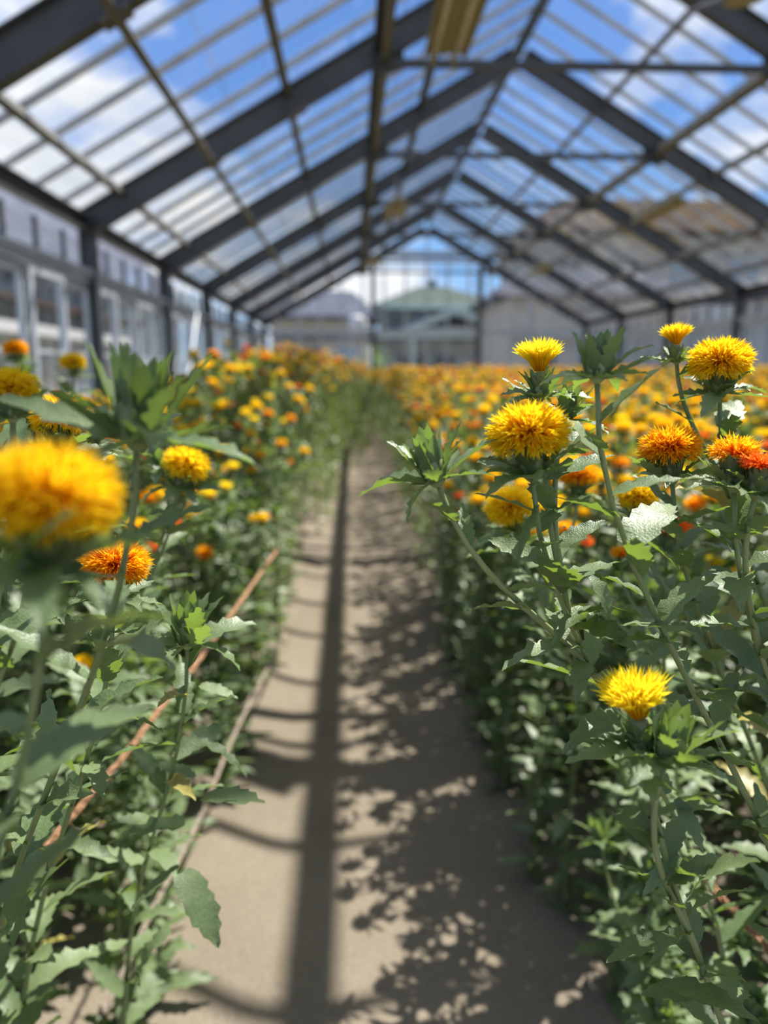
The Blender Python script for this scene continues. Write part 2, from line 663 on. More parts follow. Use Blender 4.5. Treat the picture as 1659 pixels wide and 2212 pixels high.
bpart(MB().box(((XL+XR)/2, YZ, 0.3), (XR-XL, 0.14, 0.6)), 'sill_wall', M_CONC)
for z, w_ in ((2.20, 0.12), (3.94, 0.09), (4.16, 0.08)):
    half = min(4.1, (RIDGE - z) / SLOPE)
    bpart(MB().box((XRIDGE, YZ+0.02, z), (2*half, 0.05, w_)), 'gable_rail', M_ALU)
bpart(MB().box((3.30, YZ-0.02, 1.95), (0.14, 0.12, 3.8)), 'gable_post', M_PURLIN)
bpart(MB().box((0.58, YZ-0.02, 1.95), (0.12, 0.12, 3.8)), 'gable_post', M_PURLIN)
bpart(MB().box((4.62, YZ-0.03, 1.45), (0.16, 0.1, 2.9)), 'gable_post', M_ALU)
for k in range(-7, 8):
    x = XRIDGE + 0.54*k
    zt = gable_z(x) + 0.1
    bpart(MB().box((x, YZ+0.01, (0.6+zt)/2), (0.05, 0.05, zt-0.6)), 'gable_mullion', M_ALU)
for k in range(-8, 8):
    xa, xb = XRIDGE + 0.54*k + 0.02, XRIDGE + 0.54*(k+1) - 0.02
    xa, xb = max(xa, XL), min(xb, XR)
    bpart(MB().prism([(xa, YZ+0.03, 0.6), (xb, YZ+0.03, 0.6), (xb, YZ+0.03, 2.16), (xa, YZ+0.03, 2.16)], (0, 0, 0), (0, 0.005, 0)), 'glass_pane', M_GLASS)
    za, zb = gable_z(xa), gable_z(xb)
    if min(za, zb) > 2.4:
        bpart(MB().prism([(xa, YZ+0.03, 2.24), (xb, YZ+0.03, 2.24), (xb, YZ+0.03, zb), (xa, YZ+0.03, za)], (0, 0, 0), (0, 0.005, 0)), 'glass_pane', M_GLASS)

# ------------------------------------------------------------------ hanging lamps
def tube_lamp(loc, length, label, width=0.34):
    root = tag(empty('fluorescent_lamp', loc), label, 'lamp', 'fluorescent lamps under the roof')
    L = length
    prof = [(-0.5, -0.005), (-0.42, 0.05), (-0.12, 0.062), (0.0, 0.035), (0.12, 0.062), (0.42, 0.05), (0.5, -0.005),
            (0.5, 0.003), (0.42, 0.062), (0.12, 0.075), (0, 0.05), (-0.12, 0.075), (-0.42, 0.062), (-0.5, 0.003)]
    MB().prism([(a*width, -L/2, b) for a, b in prof], (0, 0, 0), (0, L, 0)).build('reflector', M_LAMP, root)
    MB().box((0, 0, 0.10), (0.10, L*0.96, 0.06)).build('housing', M_LAMP, root)
    for s in (-1, 1):
        MB().tube([(s*0.085, -L/2+0.03, 0.01), (s*0.085, L/2-0.03, 0.01)], 0.018, 10).build('lamp_tube', M_TUBE, root, True)
        for e_ in (-1, 1):
            MB().box((s*0.085, e_*(L/2-0.015), 0.015), (0.045, 0.03, 0.07)).build('tube_socket', M_LAMP, root)
    top = RIDGE - SLOPE*abs(loc[0] - XRIDGE) - loc[2] + 0.1
    for e_ in (-1, 1):
        MB().tube([(0, e_*L*0.35, 0.12), (0, e_*L*0.35, top)], 0.006, 5).build('hanger_rod', M_BAR, root)
    return root


tube_lamp((0.75, 6.02, 3.62), 1.25, 'large beige twin-tube lamp hanging nearest, at the top edge of the picture')
tube_lamp((0.70, 12.6, 3.62), 1.25, 'beige tube lamp hanging over the left half, about halfway down the roof')
tube_lamp((0.52, 18.4, 3.62), 1.25, 'small distant beige tube lamp close to the gable, left of the ridge')
tube_lamp((3.92, 10.3, 3.20), 1.25, 'slanting beige tube lamp under the right roof slope, nearer of that row', 0.26)
tube_lamp((3.92, 16.6, 3.25), 1.25, 'tiny beige tube lamp far down the right roof slope', 0.26)
# round shade at the upper right
pr = tag(empty('pendant_lamp', tuple(at(1607, -6, 4.9))), 'round beige lamp shade cut by the upper right corner of the picture', 'lamp')
prof = [(0.02, 0.16), (0.05, 0.15), (0.09, 0.10), (0.135, 0.03), (0.14, 0.0), (0.128, -0.01), (0.0, -0.012)]
mb = MB()
nseg = 20
vs_ = [(r*math.cos(2*PI*k/nseg), r*math.sin(2*PI*k/nseg), z) for r, z in prof for k in range(nseg)]
fs = [(i*nseg+k, i*nseg+(k+1) % nseg, (i+1)*nseg+(k+1) % nseg, (i+1)*nseg+k) for i in range(len(prof)-1) for k in range(nseg)]
mb.add(vs_, fs).build('lamp_shade', M_LAMP, pr, True)
MB().tube([(0, 0, 0.15), (0, 0, 0.9)], 0.012, 6).build('hanger_rod', M_BAR, pr)
cd_a, cd_b = at(1565, -2, 4.85), at(1488, 30, 6.4)
cp = tag(MB().tube([cd_a, (cd_a+cd_b)/2 + Vector((0, 0, 0.01)), cd_b], 0.022, 7).build('conduit_pipe', M_PURLIN), 'short beige conduit pipe running from the rafter to the round lamp', 'pipe')

# ------------------------------------------------------------------ buildings outside
M_COPPER = simple('copper_green_roof', (0.085, 0.108, 0.094), 0.95, 0, 0.2, 2.0, 0, 0.0)
M_VERDIGRIS = simple('verdigris_trim', (0.40, 0.50, 0.45), 0.8, 0, 0.1, 2.0)
M_PLASTER = simple('plaster_greygreen', (0.46, 0.49, 0.44), 0.85, 0, 0.12, 1.0)
M_BEIGE = simple('wall_beige', (0.52, 0.47, 0.39), 0.85, 0, 0.12, 1.0)
M_TAUPE = simple('wall_taupe', (0.38, 0.36, 0.33), 0.85, 0, 0.15, 1.0)
M_TILE = simple('tile_bluegrey', (0.10, 0.11, 0.14), 0.95, 0, 0.25, 2.0, 0, 0.0)
M_BROWN = simple('tile_brown', (0.075, 0.055, 0.045), 0.95, 0, 0.25, 2.0, 0, 0.0)
M_WHITE = simple('white_paint', (0.5, 0.5, 0.49), 0.6, 0, 0.05, 2.0)
M_PINK = simple('eave_pinkish', (0.50, 0.42, 0.39), 0.7, 0, 0.1, 2.0)
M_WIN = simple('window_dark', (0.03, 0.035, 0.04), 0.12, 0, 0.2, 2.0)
M_WINL = simple('window_sky', (0.22, 0.30, 0.38), 0.12, 0, 0.2, 2.0)
M_PALE = simple('wall_pale_blue', (0.42, 0.47, 0.47), 0.7, 0, 0.12, 1.0)


def rel(mb, root):
    l = root.location
    mb.v = [(a-l[0], b-l[1], c-l[2]) for a, b, c in mb.v]
    return mb


def bp_(root, mb, nm, mat, parent=None):
    o = rel(mb, root).build(nm, mat, parent or root)
    return o


def window(root, x0, x1, z0, z1, y, face='y', glass=M_WIN, s=-1):
    """frame with a recessed pane and a centre bar; face 'y': in a wall facing the camera, 'x': in a side wall"""
    f, p = MB(), MB()
    t = 0.07
    if face == 'y':
        for a, b, c, d in ((x0, x1, z0, z0+t), (x0, x1, z1-t, z1), (x0, x0+t, z0, z1), (x1-t, x1, z0, z1), ((x0+x1)/2-t/2, (x0+x1)/2+t/2, z0, z1)):
            f.box(((a+b)/2, y+s*0.04, (c+d)/2), (b-a, 0.12, d-c))
        p.box(((x0+x1)/2, y+s*0.01, (z0+z1)/2), (x1-x0-0.02, 0.06, z1-z0-0.02))
    else:
        for a, b, c, d in ((x0, x1, z0, z0+t), (x0, x1, z1-t, z1), (x0, x0+t, z0, z1), (x1-t, x1, z0, z1), ((x0+x1)/2-t/2, (x0+x1)/2+t/2, z0, z1)):
            f.box((y+s*0.04, (a+b)/2, (c+d)/2), (0.12, b-a, d-c))
        p.box((y+s*0.01, (x0+x1)/2, (z0+z1)/2), (0.06, x1-x0-0.02, z1-z0-0.02))
    fo = bp_(root, f, 'window', M_WHITE)
    po = rel(p, root).build('pane', glass, fo)
    return fo


def hip_roof(x0, x1, y0, y1, z0, z1, rx0, rx1, th=0.15):
    ym = (y0+y1)/2
    mb = MB()
    v = [(x0, y0, z0), (x1, y0, z0), (x1, y1, z0), (x0, y1, z0), (rx0, ym, z1), (rx1, ym, z1)]
    lo = [(a, b, c-th) for a, b, c in v[:4]]
    mb.add(v + lo, [(0, 1, 5, 4), (1, 2, 5), (2, 3, 4, 5), (3, 0, 4), (6, 7, 1, 0), (7, 8, 2, 1), (8, 9, 3, 2), (9, 6, 0, 3), (9, 8, 7, 6)])
    return mb


def hip_roof_y(x0, x1, y0, y1, z0, z1, ry0, ry1, th=0.15):
    xm = (x0+x1)/2
    v = [(x0, y0, z0), (x1, y0, z0), (x1, y1, z0), (x0, y1, z0), (xm, ry0, z1), (xm, ry1, z1)]
    lo = [(a, b, c-th) for a, b, c in v[:4]]
    return MB().add(v + lo, [(0, 1, 4), (1, 2, 5, 4), (2, 3, 5), (3, 0, 4, 5), (6, 7, 1, 0), (7, 8, 2, 1), (8, 9, 3, 2), (9, 6, 0, 3), (9, 8, 7, 6)])


# house with copper-green roofs behind the gable
hA = tag(empty('house', (4.4, 42, 0)), 'house with two tiers of copper-green roofs seen through the gable', 'house')
bp_(hA, MB().box((4.4, 43, 1.5), (6.2, 6, 3.2)), 'wall', M_PLASTER)
bp_(hA, MB().box((4.4, 43.4, 3.8), (5.6, 5, 1.6)), 'upper_wall', M_PLASTER)
ro = bp_(hA, hip_roof(1.05, 7.9, 39.6, 47.4, 4.45, 5.75, 3.7, 5.2), 'upper_roof', M_COPPER)
rel(MB().box((4.45, 43.5, 5.85), (0.35, 0.35, 0.5)), hA).build('roof_finial', M_COPPER, ro)
bp_(hA, hip_roof(0.9, 8.1, 38.2, 48, 2.9, 3.25, 2.2, 6.6), 'lower_roof', M_COPPER)
# porch gable facing the greenhouse
pg = MB()
for s in (-1, 1):
    pg.prism([(5.05, 38.0, 4.30), (5.05 + s*2.75, 38.0, 3.16), (5.05 + s*2.75, 38.0, 2.84), (5.05, 38.0, 3.92)], (0, 0, 0), (0, 2.6, 0))
bp_(hA, pg, 'porch_roof', M_VERDIGRIS)
bp_(hA, MB().box((4.5, 38.15, 2.92), (7.2, 0.12, 0.26)), 'fascia_board', M_VERDIGRIS)
bp_(hA, MB().box((4.47, 39.55, 4.38), (6.9, 0.1, 0.22)), 'eave_board', M_VERDIGRIS)
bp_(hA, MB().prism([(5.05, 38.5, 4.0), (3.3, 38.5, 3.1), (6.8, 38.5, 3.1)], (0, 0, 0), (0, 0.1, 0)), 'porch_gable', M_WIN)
bp_(hA, MB().box((5.05, 38.3, 3.2), (4.6, 0.25, 0.2)), 'porch_beam', M_PLASTER)
for x in (3.0, 7.1):
    bp_(hA, MB().box((x, 38.3, 1.5), (0.25, 0.25, 3.0)), 'porch_post', M_PLASTER)
window(hA, 2.0, 2.9, 3.35, 4.15, 40.9)
window(hA, 3.1, 4.5, 3.3, 4.2, 40.9, glass=M_WINL)
window(hA, 5.9, 6.9, 3.35, 4.1, 40.9)
window(hA, 2.3, 3.75, 0.7, 2.1, 40.0)
window(hA, 4.15, 5.3, 0.7, 2.1, 40.0)
window(hA, 5.8, 7.2, 0.4, 2.3, 40.0, glass=M_WINL)

hB = tag(empty('house', (-1.2, 40, 0)), 'low beige house with blue-grey tiled roof seen left of the copper-roofed house', 'house')
bp_(hB, MB().box((-1.4, 40, 1.9), (4.6, 5, 3.9)), 'wall', M_BEIGE)
bp_(hB, hip_roof(-4.6, 1.4, 36.9, 43.1, 3.75, 5.15, -1.7, 0.1), 'roof', M_TILE)
bp_(hB, MB().box((-1.3, 37.4, 2.75), (4.7, 0.5, 0.14)), 'awning', M_TILE)
window(hB, -2.6, -1.2, 1.0, 2.4, 37.5)
window(hB, -0.7, 0.4, 1.0, 2.4, 37.5, glass=M_WINL)
wt = tag(empty('water_tank', (0.30, 34.5, 0)), 'white rounded tank on legs outside the gable, before the tiled house', 'tank')
tk = MB()
pf = [(0.0, 3.62), (0.25, 3.58), (0.38, 3.45), (0.4, 3.2), (0.4, 2.9), (0.36, 2.75), (0.0, 2.72)]
tk.add([(r*math.cos(2*PI*k/16), r*math.sin(2*PI*k/16), z) for r, z in pf for k in range(16)],
       [(i*16+k, i*16+(k+1) % 16, (i+1)*16+(k+1) % 16, (i+1)*16+k) for i in range(len(pf)-1) for k in range(16)])
tk.build('tank_body', M_WHITE, wt, True)
for sx in (-1, 1):
    for sy in (-1, 1):
        MB().box((sx*0.25, sy*0.25, 1.35), (0.05, 0.05, 2.85)).build('leg', M_ALU, wt)

hC = tag(empty('house', (8.5, 31, 0)), 'beige building with pinkish eave behind the right side of the gable', 'house')
bp_(hC, MB().box((9.1, 32, 1.9), (6.6, 6, 3.9)), 'wall', M_BEIGE)
bp_(hC, hip_roof(5.3, 12.9, 28.5, 35.5, 4.05, 5.3, 7.0, 11.0), 'roof', M_TILE)
bp_(hC, MB().box((9.1, 28.45, 3.98), (7.6, 0.1, 0.22)), 'eave_board', M_PINK)
bp_(hC, MB().box((9.1, 28.9, 2.5), (6.6, 0.3, 0.12)), 'belt_course', M_PALE)
window(hC, 6.4, 7.6, 0.9, 2.2, 29.0)
window(hC, 8.3, 9.7, 0.6, 2.3, 29.0, glass=M_WINL)
window(hC, 10.3, 11.6, 0.9, 2.2, 29.0)

hD = tag(empty('house', (15.5, 42, 0)), 'tall taupe house with brown roof seen through the right roof slope', 'house')
bp_(hD, MB().box((17.0, 44, 4.1), (16.0, 8, 8.2)), 'wall', M_TAUPE)
bp_(hD, hip_roof(8.2, 25.8, 39, 49, 8.0, 10.4, 11.5, 22.0), 'roof', M_BROWN)
for x in (10.0, 13.0, 16.0, 19.0, 22.0):
    window(hD, x, x+1.7, 5.2, 6.9, 40.0, glass=M_WINL if x > 13 else M_WIN)
    window(hD, x, x+1.7, 1.6, 3.4, 40.0)
hF = tag(empty('house', (13, 16, 0)), 'grey building outside the right side wall, behind the grey fence', 'house')
bp_(hF, MB().box((14.6, 19.5, 1.75), (5.0, 11, 3.6)), 'wall', M_TAUPE)
bp_(hF, hip_roof_y(11.6, 17.8, 13.4, 25.6, 3.5, 4.8, 15.5, 23.5), 'roof', M_TILE)
for y in (15.0, 17.6, 20.2):
    window(hF, y, y+1.4, 1.4, 2.7, 12.1, 'x')
# corrugated fence outside the right wall
fe = tag(empty('fence', (8.3, 16, 0)), 'grey corrugated sheet fence standing outside the right glass wall', 'fence')
fm = MB()
ys = [i*0.06 for i in range(34)]
pts = [(0.02 if i % 4 in (0, 1) else -0.02, y) for i, y in enumerate(ys)]
fm.add([(a, y, z) for a, y in pts for z in (0.05, 2.25)] + [(a+0.01, y, z) for a, y in pts for z in (0.05, 2.25)],
       [(2*i, 2*i+2, 2*i+3, 2*i+1) for i in range(33)] + [(68+2*i, 68+2*i+1, 68+2*i+3, 68+2*i+2) for i in range(33)])
M_SHEET = simple('sheet_grey', (0.30, 0.31, 0.31), 0.5, 0.2, 0.2, 1.5)
fme = fm.mesh('sheet_panel', [M_SHEET])
for k in range(9):
    link('sheet_panel', fme, fe, (0, -7 + 2.0*k, 0))
for k in range(10):
    MB().box((0.06, -7.03 + 2.0*k, 1.15), (0.06, 0.06, 2.4)).build('fence_post', M_ALU, fe)

hE = tag(empty('house', (-7, 15, 0)), 'pale house with white balcony band seen through the left glass wall', 'house')
bp_(hE, MB().box((-10, 19.2, 1.75), (6, 26.4, 3.6)), 'wall', M_PALE)
bp_(hE, hip_roof_y(-12.4, -6.2, 5.4, 33, 3.6, 6.6, 6.5, 31.5), 'roof', M_TILE)
bp_(hE, MB().box((-6.75, 15.5, 2.08), (0.5, 18.6, 0.22)), 'balcony_band', M_WHITE)
bp_(hE, MB().box((-6.6, 15.5, 2.62), (0.5, 18.8, 0.10)), 'canopy_edge', M_BROWN)
for y in (7.2, 9.6, 12.0, 14.4, 16.8, 19.2, 21.6):
    window(hE, y, y+1.5, 2.25, 3.15, -7.0, 'x', s=1, glass=M_WINL)
    window(hE, y+0.1, y+1.6, 0.4, 1.85, -7.0, 'x', s=1, glass=M_WINL if y > 12 else M_WIN)
for y in (8.6, 13.3, 18.4):
    bp_(hE, MB().tube([(-6.45, y, 0), (-6.45, y, 3.2)], 0.06, 8), 'downpipe', M_ALU)

# ------------------------------------------------------------------ plant pieces
rng = random.Random(11)


def leaf_mb(n=5, w=0.30, droop=0.35, fold=0.30, tooth=0.16, wave=0.03, seed=0, base=0.32, twist=0.0):
    """spiny-edged blade of unit length along +Y: teeth cut into the outline, folded along the midrib, arching down"""
    r = random.Random(seed)
    rows = []
    for i in range(2*n + 1):
        t = i / (2*n)
        prof = (base*(1-t) + math.sin(PI * min(1, t*0.98+0.02)**0.85) * (1 - 0.25*t)) if t < 1 else 0.0
        wd = w * 0.5 * min(1.0, prof) * (1.0 if t < 1 else 0)
        k = 1.0 + (tooth if i % 2 else -tooth*0.9)
        wd *= k
        shift = 0.035 if i % 2 else 0.0            # teeth lean towards the tip
        ang = droop * t * t
        y = math.sin(max(1e-6, droop*t)) / max(1e-6, droop) if droop > 0.01 else t
        z = -(1 - math.cos(droop*t)) / max(1e-6, droop) if droop > 0.01 else 0
        wv = wave * math.sin(i*1.7 + seed) * (1 if 0 < t < 1 else 0)
        tw = twist * t
        row = []
        for s in (-1, 0, 1):
            xx = s*wd
            zz_ = abs(s)*wd*fold + (wv*s if s else 0)
            row.append((xx*math.cos(tw) - zz_*math.sin(tw), y + (shift if s else 0) * (1 if t < 0.95 else 0), z + zz_*math.cos(tw) + xx*math.sin(tw)))
        rows.append(row)
    mb = MB()
    vs_, fs = [], []
    for i, row in enumerate(rows[:-1]):
        vs_.extend(row)
    vs_.append(rows[-1][1])
    tip = len(vs_) - 1
    m = len(rows) - 1
    for i in range(m - 1):
        a = i*3
        fs += [(a, a+1, a+4, a+3), (a+1, a+2, a+5, a+4)]
    a = (m-1)*3
    fs += [(a, a+1, tip), (a+1, a+2, tip)]
    mb.add(vs_, fs)
    return mb


LEAF_MB = [leaf_mb(6, 0.317, 0.5, 0.22, 0.13, 0.02, 1), leaf_mb(6, 0.264, 0.9, 0.3, 0.15, 0.03, 2), leaf_mb(6, 0.352, 0.25, 0.18, 0.12, 0.02, 3),
           leaf_mb(6, 0.229, 0.7, 0.35, 0.18, 0.03, 4, twist=0.4), leaf_mb(6, 0.299, 1.3, 0.2, 0.14, 0.03, 5), leaf_mb(6, 0.282, 0.4, 0.4, 0.16, 0.03, 6, twist=-0.5),
           leaf_mb(6, 0.370, 0.8, 0.15, 0.10, 0.02, 7, base=0.5), leaf_mb(6, 0.264, 0.1, 0.25, 0.15, 0.02, 8, twist=0.25)]
LEAF_LO = [leaf_mb(2, 0.317, 0.5, 0.25, 0.12, 0.0, 1), leaf_mb(2, 0.273, 0.9, 0.3, 0.14, 0.0, 2), leaf_mb(2, 0.334, 0.25, 0.2, 0.12, 0.0, 3, twist=0.3)]
BRACT_MB = [leaf_mb(5, 0.30, 0.5, 0.35, 0.22, 0.02, 11, base=0.6), leaf_mb(5, 0.28, -0.2 + 0.25, 0.4, 0.24, 0.02, 12, base=0.6), leaf_mb(5, 0.34, 0.9, 0.3, 0.2, 0.02, 13, base=0.6)]
SCALE_MB = [leaf_mb(3, 0.38, 0.12, 0.5, 0.12, 0.0, 21, base=0.9), leaf_mb(3, 0.34, 0.05, 0.5, 0.14, 0.0, 22, base=0.9)]
LEAF_ME = [m.mesh('leaf', [M_LEAF], True) for m in LEAF_MB]
DRY_ME = LEAF_MB[1].mesh('dry_leaf', [M_DRY], True)
BRACT_ME = [m.mesh('bract', [M_BRACT], True) for m in BRACT_MB]


def frame_to(direction, roll=0.0):
    """rotation that maps +Y to direction with +Z kept as far up as it goes"""
    y = Vector(direction).normalized()
    ref = Vector((0, 0, 1)) if abs(y.z) < 0.97 else Vector((1, 0, 0))
    x = y.cross(ref).normalized()
    z = x.cross(y)
    m = Matrix((x, y, z)).transposed().to_4x4()
    return m @ Matrix.Rotation(roll, 4, 'Y')


def frame_up(direction, spin=0.0):
    q = Vector(direction).to_track_quat('Z', 'Y')
    return q.to_matrix().to_4x4() @ Matrix.Rotation(spin, 4, 'Z')


YEL = ((0.93, 0.46, 0.01), (0.95, 0.56, 0.01), (0.97, 0.68, 0.015))
YOR = ((0.92, 0.34, 0.01), (0.96, 0.51, 0.008), (0.98, 0.65, 0.012))
ORA = ((0.84, 0.11, 0.008), (0.93, 0.27, 0.008), (0.96, 0.48, 0.01))
RED = ((0.65, 0.05, 0.012), (0.82, 0.10, 0.014), (0.90, 0.21, 0.02))
LEM = ((0.92, 0.46, 0.01), (0.96, 0.64, 0.012), (0.97, 0.76, 0.025))


def floret_mb(kind, pal, n, seed, lobes=True):
    """tuft of thin tubular florets with split tips; kind: dome, tuft (opening), old"""
    r = random.Random(seed)
    mb = MB()
    tmax = {'dome': R(148), 'tuft': R(50), 'old': R(115)}[kind]
    L0 = {'dome': 0.0212, 'tuft': 0.0265, 'old': 0.0165}[kind]
    for i in range(n):
        u = (i + 0.5) / n
        if kind == 'tuft':
            th = tmax * math.sqrt(u) * r.uniform(0.85, 1.1)
        else:
            th = math.acos(1 - u*(1 - math.cos(tmax))) * r.uniform(0.92, 1.08)
        ph = i * 2.39996 + r.uniform(-0.3, 0.3)
        L = L0 * r.uniform(0.82, 1.12) * (1.0 if th < R(95) else 0.9)
        if kind == 'old':
            L *= r.uniform(0.7, 1.1)
        er = Vector((math.cos(ph), math.sin(ph), 0))
        et = Vector((-math.sin(ph), math.cos(ph), 0))
        b = er * 0.0055 * math.sin(min(th, PI/2)) + Vector((0, 0, 0.002))
        d1 = (er*math.sin(th*0.62) + Vector((0, 0, math.cos(th*0.62))))
        d2 = (er*math.sin(th) + Vector((0, 0, math.cos(th)))) + et*r.uniform(-0.15, 0.15)
        p0 = b
        p1 = b + d1*L*0.45
        p2 = p1 + d2.normalized()*L*0.35
        p3 = p2 + (d2 + er*r.uniform(-0.1, 0.4)).normalized()*L*0.28
        side = (et*math.cos(i*1.1) + d2.cross(et)*math.sin(i*1.1)).normalized()
        if lobes:
            w0, w1, w2 = 0.0004, 0.0008, 0.0015
        else:
            w0, w1, w2 = 0.0008, 0.0013, 0.0022
        vs_ = [p0 - side*w0, p0 + side*w0, p1 - side*w1, p1 + side*w1, p2 - side*w2, p2 + side*w2]
        k = r.uniform(0.9, 1.08)
        cl = [(*[c*k for c in pal[0]], 1)]*2 + [(*[c*k for c in pal[1]], 1)]*2 + [(*[c*k for c in pal[2]], 1)]*2
        fs = [(0, 1, 3, 2), (2, 3, 5, 4)]
        tipc = (*[min(0.95, c*k*1.04) for c in pal[2]], 1)
        if lobes:
            vs_ += [p3 - side*w2*1.7, p3 + side*w2*1.5 + d2*0.001, p2 + d2.normalized()*0.0015]
            cl += [tipc]*3
            fs += [(4, 8, 6), (8, 5, 7)]
        else:
            vs_ += [p3]
            cl += [tipc]
            fs += [(4, 5, 6)]
        mb.add(vs_, fs, 0, cl)
    return mb


def dome_lo(pal, seed, r0=0.021, hz=0.75):
    """far flower: ragged little dome"""
    r = random.Random(seed)
    mb = MB()
    vs_, cl = [], []
    for j, (rr, z, ci) in enumerate(((0.35, -0.35, 0), (1.0, 0.05, 1), (0.75, 0.6, 2))):
        for k in range(6):
            a = 2*PI*(k + 0.5*(j % 2))/6
            q = r.uniform(0.85, 1.15)
            vs_.append((rr*r0*q*math.cos(a), rr*r0*q*math.sin(a), (z*hz+0.3)*r0*q))
            cl.append((*pal[ci], 1))
    vs_.append((0, 0, r0*1.05))
    cl.append((*pal[2], 1))
    fs = []
    for j in range(2):
        for k in range(6):
            fs.append((j*6+k, j*6+(k+1) % 6, (j+1)*6+(k+1) % 6, (j+1)*6+k))
    for k in range(6):
        fs.append((12+k, 12+(k+1) % 6, 18))
    mb.add(vs_, fs, 0, cl)
    return mb


def invol_mb(seg=10, bud=False):
    pf = [(0.0025, -0.003), (0.0062, 0.001), (0.0090, 0.007), (0.0090, 0.014), (0.0072, 0.0200), (0.0050, 0.0235), (0.0, 0.0240 if not bud else 0.031)]
    mb = MB()
    mb.add([(r*math.cos(2*PI*k/seg), r*math.sin(2*PI*k/seg), z) for r, z in pf for k in range(seg)],
           [(i*seg+k, i*seg+(k+1) % seg, (i+1)*seg+(k+1) % seg, (i+1)*seg+k) for i in range(len(pf)-1) for k in range(seg)])
    return mb


def bract_mats(seed, bud=False, scale=1.0):
    """placements of the leafy outer bracts around a head: (kind, matrix); kind 0 leafy, 1 pressed scale"""
    r = random.Random(seed)
    out = []
    n = 8
    for k in range(n):
        a = 2*PI*k/n + r.uniform(-0.25, 0.25)
        el = R(r.uniform(8, 38)) if k % 2 else R(r.uniform(-5, 22))
        d = Vector((math.cos(a)*math.cos(el), math.sin(a)*math.cos(el), math.sin(el)))
        L = r.uniform(0.030, 0.046)*scale
        out.append((0, Matrix.Translation((math.cos(a)*0.007, math.sin(a)*0.007, 0.001)) @ frame_to(d, r.uniform(-0.4, 0.4)) @ Matrix.Scale(L, 4)))
    for k in range(6):                            # leafy bracts rising beside the cup
        a = 2*PI*(k+0.5)/6 + r.uniform(-0.3, 0.3)
        el = R(r.uniform(42, 72)) if not bud else R(r.uniform(55, 80))
        d = Vector((math.cos(a)*math.cos(el), math.sin(a)*math.cos(el), math.sin(el)))
        L = r.uniform(0.022, 0.032)*scale*(1.15 if bud else 1.0)
        out.append((0, Matrix.Translation((math.cos(a)*0.0075, math.sin(a)*0.0075, 0.003)) @ frame_to(d, r.uniform(-0.4, 0.4)) @ Matrix.Scale(L, 4)))
    for k in range(16):                           # pressed scales in two overlapping rings
        ring = k % 2
        a = 2*PI*(k+0.5)/16 + r.uniform(-0.12, 0.12)
        el = R(r.uniform(72, 86)) if not bud else R(r.uniform(80, 96))
        d = Vector((math.cos(a)*math.cos(el), math.sin(a)*math.cos(el), math.sin(el)))
        L = r.uniform(0.017, 0.022)*(1.45 if bud else 1.0)
        y = d.normalized()
        z = Vector((-math.cos(a)*math.sin(el), -math.sin(a)*math.sin(el), math.cos(el)))
        x = y.cross(z)
        m = Matrix((x, y, z)).transposed().to_4x4()
        rr = 0.0082 if ring else 0.0070
        out.append((1, Matrix.Translation((math.cos(a)*rr, math.sin(a)*rr, 0.001 + 0.006*ring)) @ m @ Matrix.Scale(L, 4)))
    return out


FLO_Z = 0.0225
# near heads: florets, involucre scales joined, separate leafy bracts
FLO = {}
for nm, kind, pal, n in (('dome_yellow', 'dome', YEL, 680), ('dome_yor', 'dome', YOR, 680), ('dome_orange', 'dome', ORA, 680),
                         ('tuft_lemon', 'tuft', LEM, 240), ('tuft_yellow', 'tuft', YEL, 240), ('old_orange', 'old', ORA, 260), ('old_red', 'old', RED, 260)):
    FLO[nm] = floret_mb(kind, pal, n, len(FLO)+3).mesh('florets', [M_FLO], False, True)


def cup(bud, seed):
    mb = MB().extend(invol_mb(12, bud), Matrix())
    mb.m = [0]*len(mb.f)
    for k, m in bract_mats(seed, bud):
        if k == 1:
            b = len(mb.f)
            mb.extend(SCALE_MB[seed % 2], m)
            mb.m[b:] = [1]*(len(mb.f)-b)
    return mb.mesh('flower_head', [M_INVOL, M_BRACT], True)


CUP = [cup(False, 1), cup(False, 2)]
CUP_BUD = [cup(True, 3), cup(True, 4)]
# middle distance: whole head in one mesh
MID_HEAD = {}
for nm, kind, pal, n in (('yellow', 'dome', YEL, 130), ('yor', 'dome', YOR, 130), ('orange', 'dome', ORA, 130), ('tuft', 'tuft', LEM, 60), ('red', 'old', RED, 80), ('bud', None, None, 0)):
    mb = MB().extend(invol_mb(7, nm == 'bud'), Matrix())
    mb.m = [1]*len(mb.f)
    for k, m in bract_mats(len(MID_HEAD)+30, nm == 'bud'):
        b = len(mb.f)
        mb.extend(LEAF_LO[1] if k == 0 else SCALE_MB[0], m)
        mb.m[b:] = [2]*(len(mb.f)-b)
    if kind:
        b = len(mb.f)
        mb.extend(floret_mb(kind, pal, n, len(MID_HEAD)+50, False), Matrix.Translation((0, 0, FLO_Z)))
        mb.m[b:] = [0]*(len(mb.f)-b)
    MID_HEAD[nm] = mb.mesh('flower_head', [M_FLO, M_INVOL, M_BRACT], False, True)


def bez(a, b, c, d, n=10):
    out = []
    for i in range(n+1):
        t = i/n
        out.append(a*(1-t)**3 + b*3*t*(1-t)**2 + c*3*t*t*(1-t) + d*t**3)
    return out


def along(pts, t):
    f = t*(len(pts)-1)
    i = min(int(f), len(pts)-2)
    return pts[i].lerp(pts[i+1], f-i), (pts[i+1]-pts[i]).normalized()


